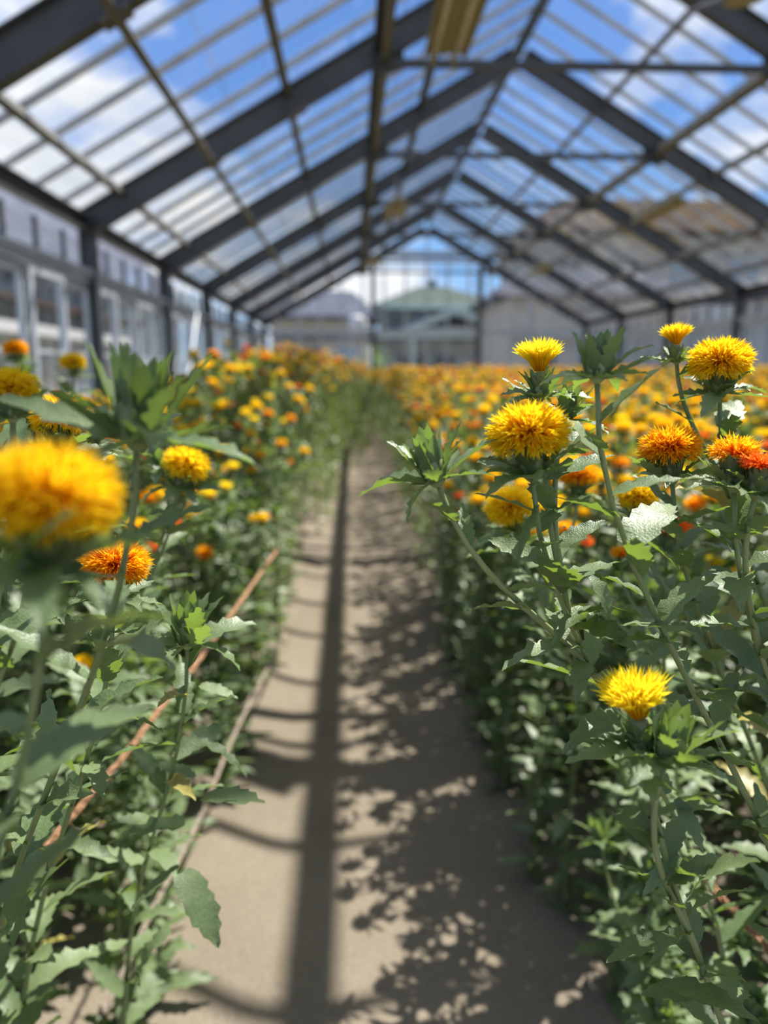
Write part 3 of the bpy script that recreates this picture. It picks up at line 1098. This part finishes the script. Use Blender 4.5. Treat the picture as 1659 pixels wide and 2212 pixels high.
def leaf_spots(pts, n, t0, t1, size0, size1, r, phase=0.0, el=(5, 45)):
    """alternate leaves spiralling up a stem -> [(matrix, size)]"""
    out = []
    for i in range(n):
        t = t0 + (t1-t0)*(i + r.uniform(-0.3, 0.3))/max(1, n-1)
        t = min(max(t, 0.02), 0.98)
        p, d = along(pts, t)
        a = phase + i*2.39996 + r.uniform(-0.4, 0.4)
        e_ = R(r.uniform(*el))
        dv = Vector((math.cos(a)*math.cos(e_), math.sin(a)*math.cos(e_), math.sin(e_)))
        dv = (dv + d*0.25).normalized()
        L = (size0 + (size1-size0)*t) * r.uniform(0.75, 1.2)
        out.append((Matrix.Translation(p) @ frame_to(dv, r.uniform(-0.45, 0.45)) @ Matrix.Scale(L, 4), L))
    return out


def plan_plant(r, height, spread, nheads, nleaf, lean=(0, 0)):
    """random safflower in local coordinates: stem polylines, leaf matrices, head (position, axis, kind)"""
    top = Vector((lean[0], lean[1], height))
    main = bez(Vector((0, 0, -0.02)), Vector((r.uniform(-.02, .02), r.uniform(-.02, .02), height*0.4)), Vector((lean[0]*0.5, lean[1]*0.5, height*0.72)), top)
    stems = [(main, 0.0050, 0.0022)]
    heads = [(top, Vector((lean[0]*0.5+r.uniform(-.2, .2), lean[1]*0.5+r.uniform(-.2, .2), 1)).normalized())]
    leaves = leaf_spots(main, int(nleaf*0.68), 0.04, 0.97, 0.105, 0.050, r, r.uniform(0, 6), (-15, 45))
    nb = nheads - 1
    for k in range(nb):
        t = r.uniform(0.55, 0.9)
        p, d = along(main, t)
        a = k*2*PI/max(1, nb) + r.uniform(-0.6, 0.6)
        q = Vector((math.cos(a), math.sin(a), 0))
        end = p + q*spread*r.uniform(0.6, 1.2) + Vector((0, 0, (height-p.z)*r.uniform(0.55, 1.05)))
        br = bez(p, p + q*spread*0.35 + Vector((0, 0, 0.05)), end - Vector((0, 0, 0.08)) - q*0.02, end, 6)
        stems.append((br, 0.0027, 0.0018))
        heads.append((end, (q*r.uniform(0.1, 0.6) + Vector((0, 0, 1))).normalized()))
        leaves += leaf_spots(br, max(2, int(nleaf*0.32/max(1, nb))), 0.15, 0.95, 0.060, 0.042, r, r.uniform(0, 6))
    return stems, leaves, heads


def stems_mesh(stems, sides=6):
    mb = MB()
    for pts, r0, r1 in stems:
        n = len(pts)
        mb.tube(pts, [r0 + (r1-r0)*i/(n-1) for i in range(n)], sides)
    return mb.mesh('stem', [M_STEM], True)


COUNT = {'near': 0, 'mid': 0}


def add_head(root, pos, axis, kind, r, scale=1.0):
    """flower head of a near plant: cup (part) with florets and each leafy bract as sub-parts"""
    bud = kind == 'bud'
    m = Matrix.Translation(pos) @ frame_up(axis, r.uniform(0, 6.28)) @ Matrix.Scale(scale, 4)
    c = link('bud' if bud else 'flower_head', r.choice(CUP_BUD if bud else CUP), root, mat=m)
    if not bud:
        link('florets', FLO[kind], c, mat=Matrix.Translation((0, 0, FLO_Z)))
    for k, bm in bract_mats(r.randrange(1000), bud, 1.15 if bud else 1.0):
        if k == 0:
            link('bract', r.choice(BRACT_ME), c, mat=bm)
    return c


def near_plant(loc, r, stems, leaves, heads, kinds, label, group=None, scales=None):
    root = tag(empty('safflower_plant', loc), label, 'plant', group)
    link('stem', stems_mesh(stems), root)
    for m, L in leaves:
        dry = r.random() < 0.02
        link('leaf', DRY_ME if dry else r.choice(LEAF_ME), root, mat=m)
    for i, ((p, ax), k) in enumerate(zip(heads, kinds)):
        add_head(root, p, ax, k, r, scales[i] if scales else r.uniform(0.9, 1.08))
    COUNT['near'] += 1
    return root

# ------------------------------------------------------------------ the large plants in front
def hero(root_xy, heads, nleaf, label, seed, lsize=(0.095, 0.052), extra=(), knee=0.62):
    """plant grown from root_xy to flower heads whose places are read from the photograph.
    heads: (u, v, depth, kind, axis, scale, t) with t where its branch leaves the main stem"""
    r = random.Random(seed)
    root = Vector((root_xy[0], root_xy[1], 0))
    hs, kinds, scales, stems, leaves = [], [], [], [], []
    main = None
    for i, (u, v, d, kind, ax, sc, t) in enumerate(heads):
        ax = Vector(ax).normalized()
        c = at(u, v, d) - root
        base = c - ax*(FLO_Z + 0.006 if kind != 'bud' else 0.014)*sc
        if i == 0:
            main = bez(Vector((0, 0, -0.02)), Vector((0, 0, base.z*knee)), base - ax*0.14 - Vector((0, 0, 0.06)), base, 16)
            stems.append((main, 0.0037, 0.0017))
            leaves += leaf_spots(main, int(nleaf*1.25), 0.06, 0.96, lsize[0], lsize[1], r, r.uniform(0, 6), (0, 45))
        else:
            p, dd = along(main, t)
            L = (base - p).length
            br = bez(p, p + dd*L*0.25 + (base-p)*0.15, base - ax*L*0.35, base, 10)
            stems.append((br, 0.0026, 0.0017))
            leaves += leaf_spots(br, max(2, int(L/0.035)), 0.12, 0.92, 0.058, 0.045, r, r.uniform(0, 6), (0, 45))
        hs.append((base, ax)); kinds.append(kind); scales.append(sc)
    for (u0, v0, d0, u1, v1, d1, w) in extra:
        a, b = at(u0, v0, d0) - root, at(u1, v1, d1) - root
        L = (b-a).length
        leaves.append((Matrix.Translation(a) @ frame_to(b-a, w) @ Matrix.Scale(L, 4), L))
    return near_plant(root, r, stems, leaves, hs, kinds, label, None, scales)


UP = (0, 0, 1)
hero((-0.40, 0.46), [(108, 1065, 0.285, 'dome_yor', (0.15, -0.1, 1), 1.0, 0)], 20,
     'safflower with the biggest, blurred yellow-orange bloom at the left picture edge', 1, (0.09, 0.062),
     extra=((95, 1200, 0.28, 290, 1300, 0.30, 0.3), (60, 1210, 0.28, -60, 1330, 0.27, 0), (80, 1230, 0.29, 230, 1420, 0.30, -0.3),
            (40, 1200, 0.27, 150, 1080, 0.25, 0.5)))
hero((-0.44, 0.86), [(250, 1215, 0.58, 'dome_orange', (0.1, 0.0, 1), 0.97, 0)], 28,
     'safflower with a red-based orange bloom below the biggest bloom', 2)
hero((-0.34, 0.98), [(405, 1352, 0.66, 'bud', (0.05, 0, 1), 1.2, 0)], 22,
     'safflower with a spiky pale green bud leaning out beside the orange rope', 18, (0.085, 0.055),
     extra=((392, 1885, 0.76, 488, 2035, 0.72, 0.2), (440, 1722, 0.74, 568, 1715, 0.70, 0.1), (432, 1480, 0.71, 515, 1500, 0.70, 0.2),
            (425, 1600, 0.73, 548, 1642, 0.71, 0), (418, 1680, 0.74, 330, 1640, 0.78, 0), (400, 1780, 0.75, 215, 1800, 0.75, -0.2),
            (385, 1870, 0.77, 280, 1960, 0.74, 0.2), (370, 2010, 0.8, 230, 2100, 0.78, 0)))
hero((-0.46, 0.80), [(300, 880, 0.375, 'bud', (0.1, -0.05, 1), 1.25, 0)], 20,
     'safflower topped by the big blurred green bud against the left glass wall', 3, (0.10, 0.06))
hero((-0.62, 1.0), [(130, 898, 0.64, 'dome_yor', (0.1, 0, 1), 0.98, 0), (62, 880, 0.64, 'tuft_yellow', (-0.1, 0, 1), 0.62, 0.7), (205, 915, 0.70, 'old_orange', (0.3, 0, 1), 0.8, 0.75)], 40,
     'safflower with an orange bloom and a small opening yellow one beside the left picture edge', 4)
hero((-0.58, 1.22), [(403, 1002, 0.82, 'dome_yellow', (0.3, -0.1, 1), 0.98, 0), (350, 985, 0.85, 'bud', (-0.2, 0, 1), 0.9, 0.8)], 42,
     'safflower with a single flat yellow bloom under the big green bud', 5)
hero((0.52, 0.86), [(1142, 932, 0.50, 'dome_yor', (-0.12, -0.05, 1), 1.04, 0), (930, 1000, 0.49, 'bud', (-0.35, 0, 1), 0.95, 0.74),
                    (1166, 792, 0.53, 'tuft_lemon', (-0.05, 0, 1), 0.75, 0.80), (1225, 880, 0.54, 'bud', (0.2, 0, 1), 0.7, 0.82)], 36,
     'safflower with the large round yellow-orange bloom beside the path, bud to its left', 6,
     extra=((1165, 1090, 0.505, 1112, 1210, 0.49, 0.6), (1175, 1120, 0.51, 1280, 1060, 0.50, 0.2), (1280, 1310, 0.53, 1172, 1352, 0.50, 0.2), (1345, 1350, 0.54, 1510, 1350, 0.50, -0.1), (1275, 1245, 0.53, 1355, 1325, 0.51, 0.3)))
hero((0.56, 0.66), [(1293, 780, 0.47, 'bud', (0.03, 0, 1), 0.8, 0)], 30,
     'safflower whose tall green bud rises highest right of the path', 7, (0.09, 0.05))
hero((0.50, 1.05), [(1102, 1092, 0.78, 'dome_yellow', (-0.35, -0.2, 1), 1.0, 0), (1250, 1024, 0.86, 'dome_orange', (0, 0, 1), 0.85, 0.8)], 44,
     'safflower with a bright yellow bloom tilted towards the path below the large round one', 8)
hero((0.72, 0.92), [(1556, 778, 0.62, 'dome_yor', (-0.1, -0.1, 1), 0.98, 0), (1460, 738, 0.64, 'tuft_yellow', (-0.1, 0, 1), 0.6, 0.84)], 40,
     'tall safflower with a wide orange bloom at the upper right above the horizon', 9)
hero((0.66, 0.96), [(1446, 966, 0.60, 'dome_orange', (-0.1, 0.1, 1), 0.92, 0), (1380, 1072, 0.72, 'dome_yellow', (0, 0, 1), 0.75, 0.75)], 40,
     'safflower with a shaded orange-red bloom in front of the right bed', 10)
hero((0.62, 0.70), [(1588, 976, 0.54, 'old_orange', (0, 0.1, 1), 0.9, 0), (1650, 1005, 0.52, 'old_red', (0.2, 0, 1), 0.75, 0.8)], 40,
     'safflower with a dark orange withering bloom at the right picture edge', 12)
hero((0.42, 0.62), [(1378, 1535, 0.47, 'tuft_lemon', (-0.25, -0.05, 1), 1.0, 0), (1452, 1600, 0.46, 'bud', (0.25, 0, 1), 0.95, 0.7)], 24,
     'low safflower with a brush-shaped lemon yellow bloom over the shaded right bed', 13, (0.075, 0.05),
     extra=((1460, 1725, 0.48, 1535, 1840, 0.46, 0.2), (1495, 1930, 0.50, 1570, 1790, 0.47, 0.4), (1440, 2125, 0.56, 1640, 2165, 0.52, 0), (1445, 2020, 0.55, 1308, 2060, 0.53, 0.1), (1470, 1850, 0.5, 1380, 1930, 0.5, -0.2)))
hero((0.55, 1.12), [(1452, 1140, 0.80, 'old_red', (0.1, 0, 1), 1.0, 0), (1222, 1142, 0.95, 'old_orange', (0, 0, 1), 0.8, 0.75), (1345, 1195, 0.9, 'old_orange', (0, 0, 1), 0.7, 0.8)], 44,
     'safflower with a red withered bloom in the middle of the right bed', 14)

hero((-0.72, 1.55), [(157, 782, 1.55, 'dome_yellow', (0, 0, 1), 1.0, 0), (235, 842, 1.5, 'bud', (0.2, 0, 1), 0.9, 0.8)], 48,
     'safflower holding one yellow bloom up against the left glass wall', 15)
hero((-0.86, 1.62), [(33, 752, 1.62, 'dome_orange', (0, 0, 1), 0.98, 0), (48, 800, 1.6, 'bud', (0.2, 0, 1), 0.9, 0.85)], 48,
     'tall safflower with a small orange bloom near the left picture edge above the others', 16)
hero((-0.50, 0.64), [(22, 838, 0.44, 'dome_yellow', (0, 0, 1), 0.62, 0)], 26,
     'safflower with a blurred dull yellow bloom cut by the left picture edge', 17)

# ------------------------------------------------------------------ the beds
rb = random.Random(5)
spots = []


def bed(x_of, y0, y1, sx, sy):
    y = y0
    while y < y1:
        xs = x_of(y)
        x = xs[0] + rb.uniform(0, sx*0.6)
        while x < xs[1]:
            spots.append((x + rb.uniform(-0.05, 0.05), y + rb.uniform(-0.07, 0.07)))
            x += sx
        y += sy


for ya, yb, sp in ((0.72, 4.6, 0.165), (4.6, YZ - 0.7, 0.205)):
    bed(lambda y: (XL + 0.25, path_left(y) - 0.06), ya, yb, sp, sp)
    bed(lambda y: (path_right(y) + 0.06, XR - 0.4), ya, yb, sp, sp)
HERO_ROOTS = [(-0.40, 0.46), (-0.44, 0.86), (-0.46, 0.80), (-0.62, 1.0), (-0.58, 1.22), (0.52, 0.86), (0.56, 0.66), (0.50, 1.05), (0.72, 0.92), (0.66, 0.96), (0.62, 0.70), (0.42, 0.62), (0.55, 1.12), (-0.72, 1.55), (-0.86, 1.62), (-0.50, 0.64), (-0.34, 0.98)]
spots = [p for p in spots if all((p[0]-h[0])**2 + (p[1]-h[1])**2 > 0.011 for h in HERO_ROOTS)]


def height_at(x, y):
    nv = 0.05*noise.noise((x*0.8, y*0.8, 5.0))
    if x < path_left(y) + 0.1 and y < 12:
        # the left bed rises to a hump beside the path a few metres on and stays lower along the glass
        hump = min(1, max(0, (y-2.3)/1.7)) * min(1, max(0, (x + 1.15)/0.5))
        h = 0.95 + 0.07*min(1, y/6) + 0.27*hump + nv
        h -= 0.20*max(0, 1 - abs(x - path_left(y))/0.30)*min(1, max(0.15, 1 - (y-4.0)/3.0))
    else:
        h = 0.97 + 0.21*min(1, max(0, (y-1.0)/7)) + nv*0.6
        if y < 7:
            h -= 0.17*max(0, 1 - abs(x - path_right(y))/0.35)*min(1, (7-y)/2.5)
    return h


# twelve patterns for the middle distance
MID = []
for k in range(12):
    r = random.Random(100+k)
    st, lv, hd = plan_plant(r, 1.0, 0.13, 6, 104, (r.uniform(-.05, .05), r.uniform(-.05, .05)))
    fm = MB()
    for m, L in lv:
        fm.extend(LEAF_LO[r.randrange(3)], m)
    MID.append((stems_mesh(st, 5), fm.mesh('foliage', [M_LEAF], True), hd))
FARP = []
PALS = [YEL, YEL, YOR, LEM, YOR, ORA, LEM, YEL, YEL, LEM, YEL, RED]
for k in range(10):
    r = random.Random(300+k)
    st, lv, hd = plan_plant(r, 1.0, 0.14, 9, 34, (r.uniform(-.05, .05), r.uniform(-.05, .05)))
    fm = MB()
    for m, L in lv:
        q = [m @ Vector(p) for p in ((0, 0, 0), (-0.2, 0.45, 0.05), (0, 0.98, -0.2), (0.2, 0.45, 0.05))]
        fm.add(q, [(0, 1, 2), (0, 2, 3)], 0)
    for pts, r0, r1 in st:
        fm.tube([pts[0], pts[len(pts)//2], pts[-1]], [r0, (r0+r1)/2, r1], 3, 1, False)
    for p, ax in hd:
        mm = Matrix.Translation(p) @ frame_up(ax)
        b = len(fm.f)
        if r.random() < 0.85:
            fm.extend(dome_lo(r.choice(PALS), r.randrange(999)), mm @ Matrix.Translation((0, 0, 0.02)))
            fm.m[b:] = [2]*(len(fm.f)-b)
        b = len(fm.f)
        iv = MB().tube([(0, 0, -0.004), (0, 0, 0.01), (0, 0, 0.024)], [0.004, 0.012, 0.006], 5, 0, False)
        fm.extend(iv, mm)
        for j in range(5):
            a = j*1.257
            fm.add([mm @ Vector((0, 0, 0)), mm @ Vector((0.02*math.cos(a-.3), 0.02*math.sin(a-.3), 0.008)), mm @ Vector((0.04*math.cos(a), 0.04*math.sin(a), 0.012)), mm @ Vector((0.02*math.cos(a+.3), 0.02*math.sin(a+.3), 0.008))], [(0, 1, 2, 3)])
        fm.m[b:] = [0]*(len(fm.f)-b)
    # polygons to triangles/quads arrays for fast joining
    FARP.append(fm)

spots.sort(key=lambda p: p[0]**2 + p[1]**2)


def in_frame(x, y, h):
    for z in (0.0, 0.3*h, 0.6*h, h):
        q = px((x, y, z))
        if q and -90 < q[0] < CW+90 and -60 < q[1] < CH+120:
            return True
    return False


near_spots, mid_spots, far_spots = [], [], []
for x, y in spots:
    d = math.hypot(x, y)
    h = height_at(x, y)
    vis = in_frame(x, y, h)
    if vis and d < 1.7:
        near_spots.append((x, y, h))
    elif (vis and len(mid_spots) < 270) or d < 1.6:
        mid_spots.append((x, y, h))
    else:
        far_spots.append((x, y, h))

KN = ['dome_yellow', 'dome_yor', 'dome_orange', 'tuft_lemon', 'old_orange', 'bud', 'bud', 'old_red']
KM = ['yellow', 'yor', 'yellow', 'tuft', 'yor', 'orange', 'red', 'bud', 'bud']
KML = ['yellow', 'yor', 'yellow', 'yellow', 'tuft', 'orange', 'red', 'bud', 'bud', 'bud', 'bud', 'bud', 'tuft']


COLOUR = {'dome_yellow': 'yellow', 'dome_yor': 'golden', 'dome_orange': 'orange', 'tuft_lemon': 'lemon', 'tuft_yellow': 'yellow', 'old_orange': 'orange', 'old_red': 'red',
          'yellow': 'yellow', 'yor': 'golden', 'orange': 'orange', 'tuft': 'lemon', 'red': 'red'}
NUM = ['no', 'one', 'two', 'three', 'four', 'five', 'six', 'seven']


def zone(x, y, kinds):
    """label from what the plant carries and where it stands, and the group of its bed"""
    cols = {}
    for k in kinds:
        if k != 'bud':
            cols[COLOUR[k]] = cols.get(COLOUR[k], 0) + 1
    top = sorted(cols.items(), key=lambda c: -c[1])[:2]
    if top:
        look = ' and '.join('%s %s' % (NUM[n], c) for c, n in top) + (' blooms' if sum(n for c, n in top) > 1 else ' bloom')
    else:
        look = 'green buds only'
    left = x < 0.2
    edge = abs(x - (path_left(y) if left else path_right(y)))
    row = 'path-edge' if edge < 0.17 else 'second' if edge < 0.34 else 'third' if edge < 0.5 else 'inner'
    band = 'nearest' if y < 1.3 else 'near' if y < 2.2 else 'middle' if y < 3.2 else 'far'
    side = 'left' if left else 'right'
    lab = 'safflower with %s, %s row, %s stretch of the %s bed' % (look, row, band, side)
    return lab, 'safflowers of the %s bed' % side


for x, y, h in near_spots:
    r = random.Random(int(x*1000)*7 + int(y*1000))
    # crowded plants: the lower heads stay low enough to leave the large blooms in view
    hh = h - 0.12 - 0.22*max(0, (1.3-y)/0.6)
    st, lv, hd = plan_plant(r, hh, 0.12, 4, 70, (r.uniform(-.06, .06), r.uniform(-.06, .06)))
    kn = ['bud' if (y < 1.35 or r.random() < 0.45) else r.choice(KN) for _ in hd]
    lab, grp = zone(x, y, kn)
    near_plant((x, y, 0), r, st, lv, hd, kn, lab, grp)

for x, y, h in mid_spots:
    r = random.Random(int(x*1000)*7 + int(y*1000) + 1)
    stm, fom, hd = MID[r.randrange(len(MID))]
    km = [r.choice(KML if x < 0.2 else KM) for _ in hd]
    lab, grp = zone(x, y, km)
    root = tag(empty('safflower_plant', (x, y, 0), r.uniform(0, 6.28)), lab, 'plant', grp)
    hs = h * r.uniform(0.93, 1.06)
    root.scale = (1, 1, hs)
    link('stem', stm, root)
    f = link('foliage', fom, root)
    f['kind'] = 'stuff'
    for (p, ax), k in zip(hd, km):
        m = Matrix.Translation(p) @ frame_up(ax, r.uniform(0, 6.28)) @ Matrix.Diagonal((1, 1, 1/hs, 1))
        o = link('bud' if k == 'bud' else 'flower_head', MID_HEAD[k], root, mat=m @ Matrix.Scale(r.uniform(0.9, 1.1), 4))
    COUNT['mid'] += 1


def join_far(name, pts, label, seed):
    V, LV, LT, MI, C = [], [], [], [], []
    off = 0
    r = random.Random(seed)
    cache = []
    for fm in FARP:
        v = np.array(fm.v, dtype=np.float32)
        lt = np.array([len(f) for f in fm.f], dtype=np.int32)
        lv = np.array([i for f in fm.f for i in f], dtype=np.int32)
        cache.append((v, lt, lv, np.array(fm.m, dtype=np.int32), np.array(fm.c, dtype=np.float32)))
    for x, y, h in pts:
        v, lt, lv, mi, c = cache[r.randrange(len(cache))]
        a = r.uniform(0, 6.28)
        hs = h * r.uniform(0.94, 1.06)
        ca, sa = math.cos(a), math.sin(a)
        w = np.empty_like(v)
        w[:, 0] = v[:, 0]*ca - v[:, 1]*sa + x
        w[:, 1] = v[:, 0]*sa + v[:, 1]*ca + y
        w[:, 2] = v[:, 2]*hs
        V.append(w); LT.append(lt); LV.append(lv + off); MI.append(mi)
        C.append(c * np.array([r.uniform(0.92, 1.05)]*3 + [1], dtype=np.float32))
        off += len(v)
    V = np.concatenate(V); LT = np.concatenate(LT); LV = np.concatenate(LV); MI = np.concatenate(MI); C = np.concatenate(C)
    me = bpy.data.meshes.new(name)
    me.vertices.add(len(V)); me.vertices.foreach_set('co', V.ravel())
    me.loops.add(len(LV)); me.loops.foreach_set('vertex_index', LV)
    me.polygons.add(len(LT))
    ls = np.zeros(len(LT), dtype=np.int32); ls[1:] = np.cumsum(LT)[:-1]
    me.polygons.foreach_set('loop_start', ls)
    for m in (M_LEAF, M_STEM, M_FLO):
        me.materials.append(m)
    me.polygons.foreach_set('material_index', MI)
    ca_ = me.color_attributes.new('Col', 'FLOAT_COLOR', 'POINT')
    ca_.data.foreach_set('color', C.ravel())
    me.update(calc_edges=True)
    me.validate()
    o = link(name, me)
    return tag(o, label, 'flowers', None, 'stuff')


join_far('safflower_field', [p for p in far_spots if p[0] > 0.2], 'distant mass of yellow and orange safflowers filling the right bed', 1)
join_far('safflower_bed', [p for p in far_spots if p[0] <= 0.2], 'distant mass of safflowers in the left bed along the glass wall', 2)

# ------------------------------------------------------------------ twine, shrub
def twine(name, pts, rad, mat, label):
    pts = [Vector(p) for p in pts]
    out = []
    for i in range(len(pts)-1):
        for k in range(8):
            t = k/8
            p0, p1, p2, p3 = pts[max(i-1, 0)], pts[i], pts[i+1], pts[min(i+2, len(pts)-1)]
            out.append(0.5*((2*p1) + (p2-p0)*t + (2*p0-5*p1+4*p2-p3)*t*t + (3*p1-p0-3*p2+p3)*t**3))
    out.append(pts[-1])
    fine = []
    for i in range(len(out)-1):
        for k in range(4):
            fine.append(out[i].lerp(out[i+1], k/4))
    mb = MB()
    for s in range(3):                       # three twisted strands
        ln, prev, st = 0.0, None, []
        for p in fine:
            if prev is not None:
                ln += (p-prev).length
            prev = p
            a = ln/0.02 + s*2*PI/3
            st.append(p + Vector((math.cos(a), 0.2*math.cos(a), math.sin(a)))*rad*0.65)
        mb.tube(st, rad*0.55, 5)
    rr = random.Random(len(pts))
    for k in range(140):                     # frayed fibres
        p = rr.choice(fine)
        q = Vector((rr.uniform(-1, 1), rr.uniform(-1, 1), rr.uniform(-1, 1)))*rad*rr.uniform(1.5, 3.5)
        mb.tube([p, p + q*0.6, p + q + Vector((0, 0.004, -0.002))], 0.0004, 3, 0, False)
    return tag(mb.build(name, mat, smooth=True), label, 'rope')


twine('twine', [at(20, 1930, 0.86), at(112, 1815, 0.92), at(262, 1640, 1.02), at(362, 1510, 1.14), at(442, 1408, 1.26), at(600, 1185, 2.0)], 0.0040, M_ROPE,
      'orange-brown straw rope slanting through the left bed')
twine('twine', [at(225, 2190, 1.22), at(262, 2108, 1.27), at(345, 1935, 1.40), at(430, 1772, 1.60), at(505, 1588, 1.95), at(576, 1448, 2.4), at(640, 1310, 3.2)], 0.0042, M_ROPE2,
      'grey weathered rope low along the left edge of the path')
twine('twine', [at(1530, 1905, 1.0), at(1590, 1975, 0.95), at(1659, 2050, 0.9), at(1720, 2120, 0.85)], 0.004, M_ROPE,
      'thin brown rope low in the right bed near the picture corner')

sh = tag(empty('shrub', (0.75, 24.5, 0)), 'small bright green shrub outside the far gable', 'shrub')
mb = MB()
r = random.Random(3)
for i in range(260):
    a, b = r.uniform(0, 6.28), math.acos(r.uniform(-1, 1))
    p = Vector((0.42*math.sin(b)*math.cos(a), 0.42*math.sin(b)*math.sin(a), 1.35 + 0.75*math.cos(b))) * r.uniform(0.75, 1.0)
    mb.extend(LEAF_LO[i % 3], Matrix.Translation(p) @ frame_to(Vector((p.x, p.y, r.uniform(-0.3, 0.8)))) @ Matrix.Scale(r.uniform(0.12, 0.2), 4))
fo = mb.build('foliage', leaf_mat('shrub_leaf', (0.08, 0.17, 0.03), (0.16, 0.28, 0.05), (0.2, 0.35, 0.04)), sh)
fo['kind'] = 'stuff'
MB().tube([(0, 0, 0), (0.02, 0, 0.7), (0, 0.02, 1.4)], [0.03, 0.025, 0.015], 6).build('trunk', M_STEM, sh)
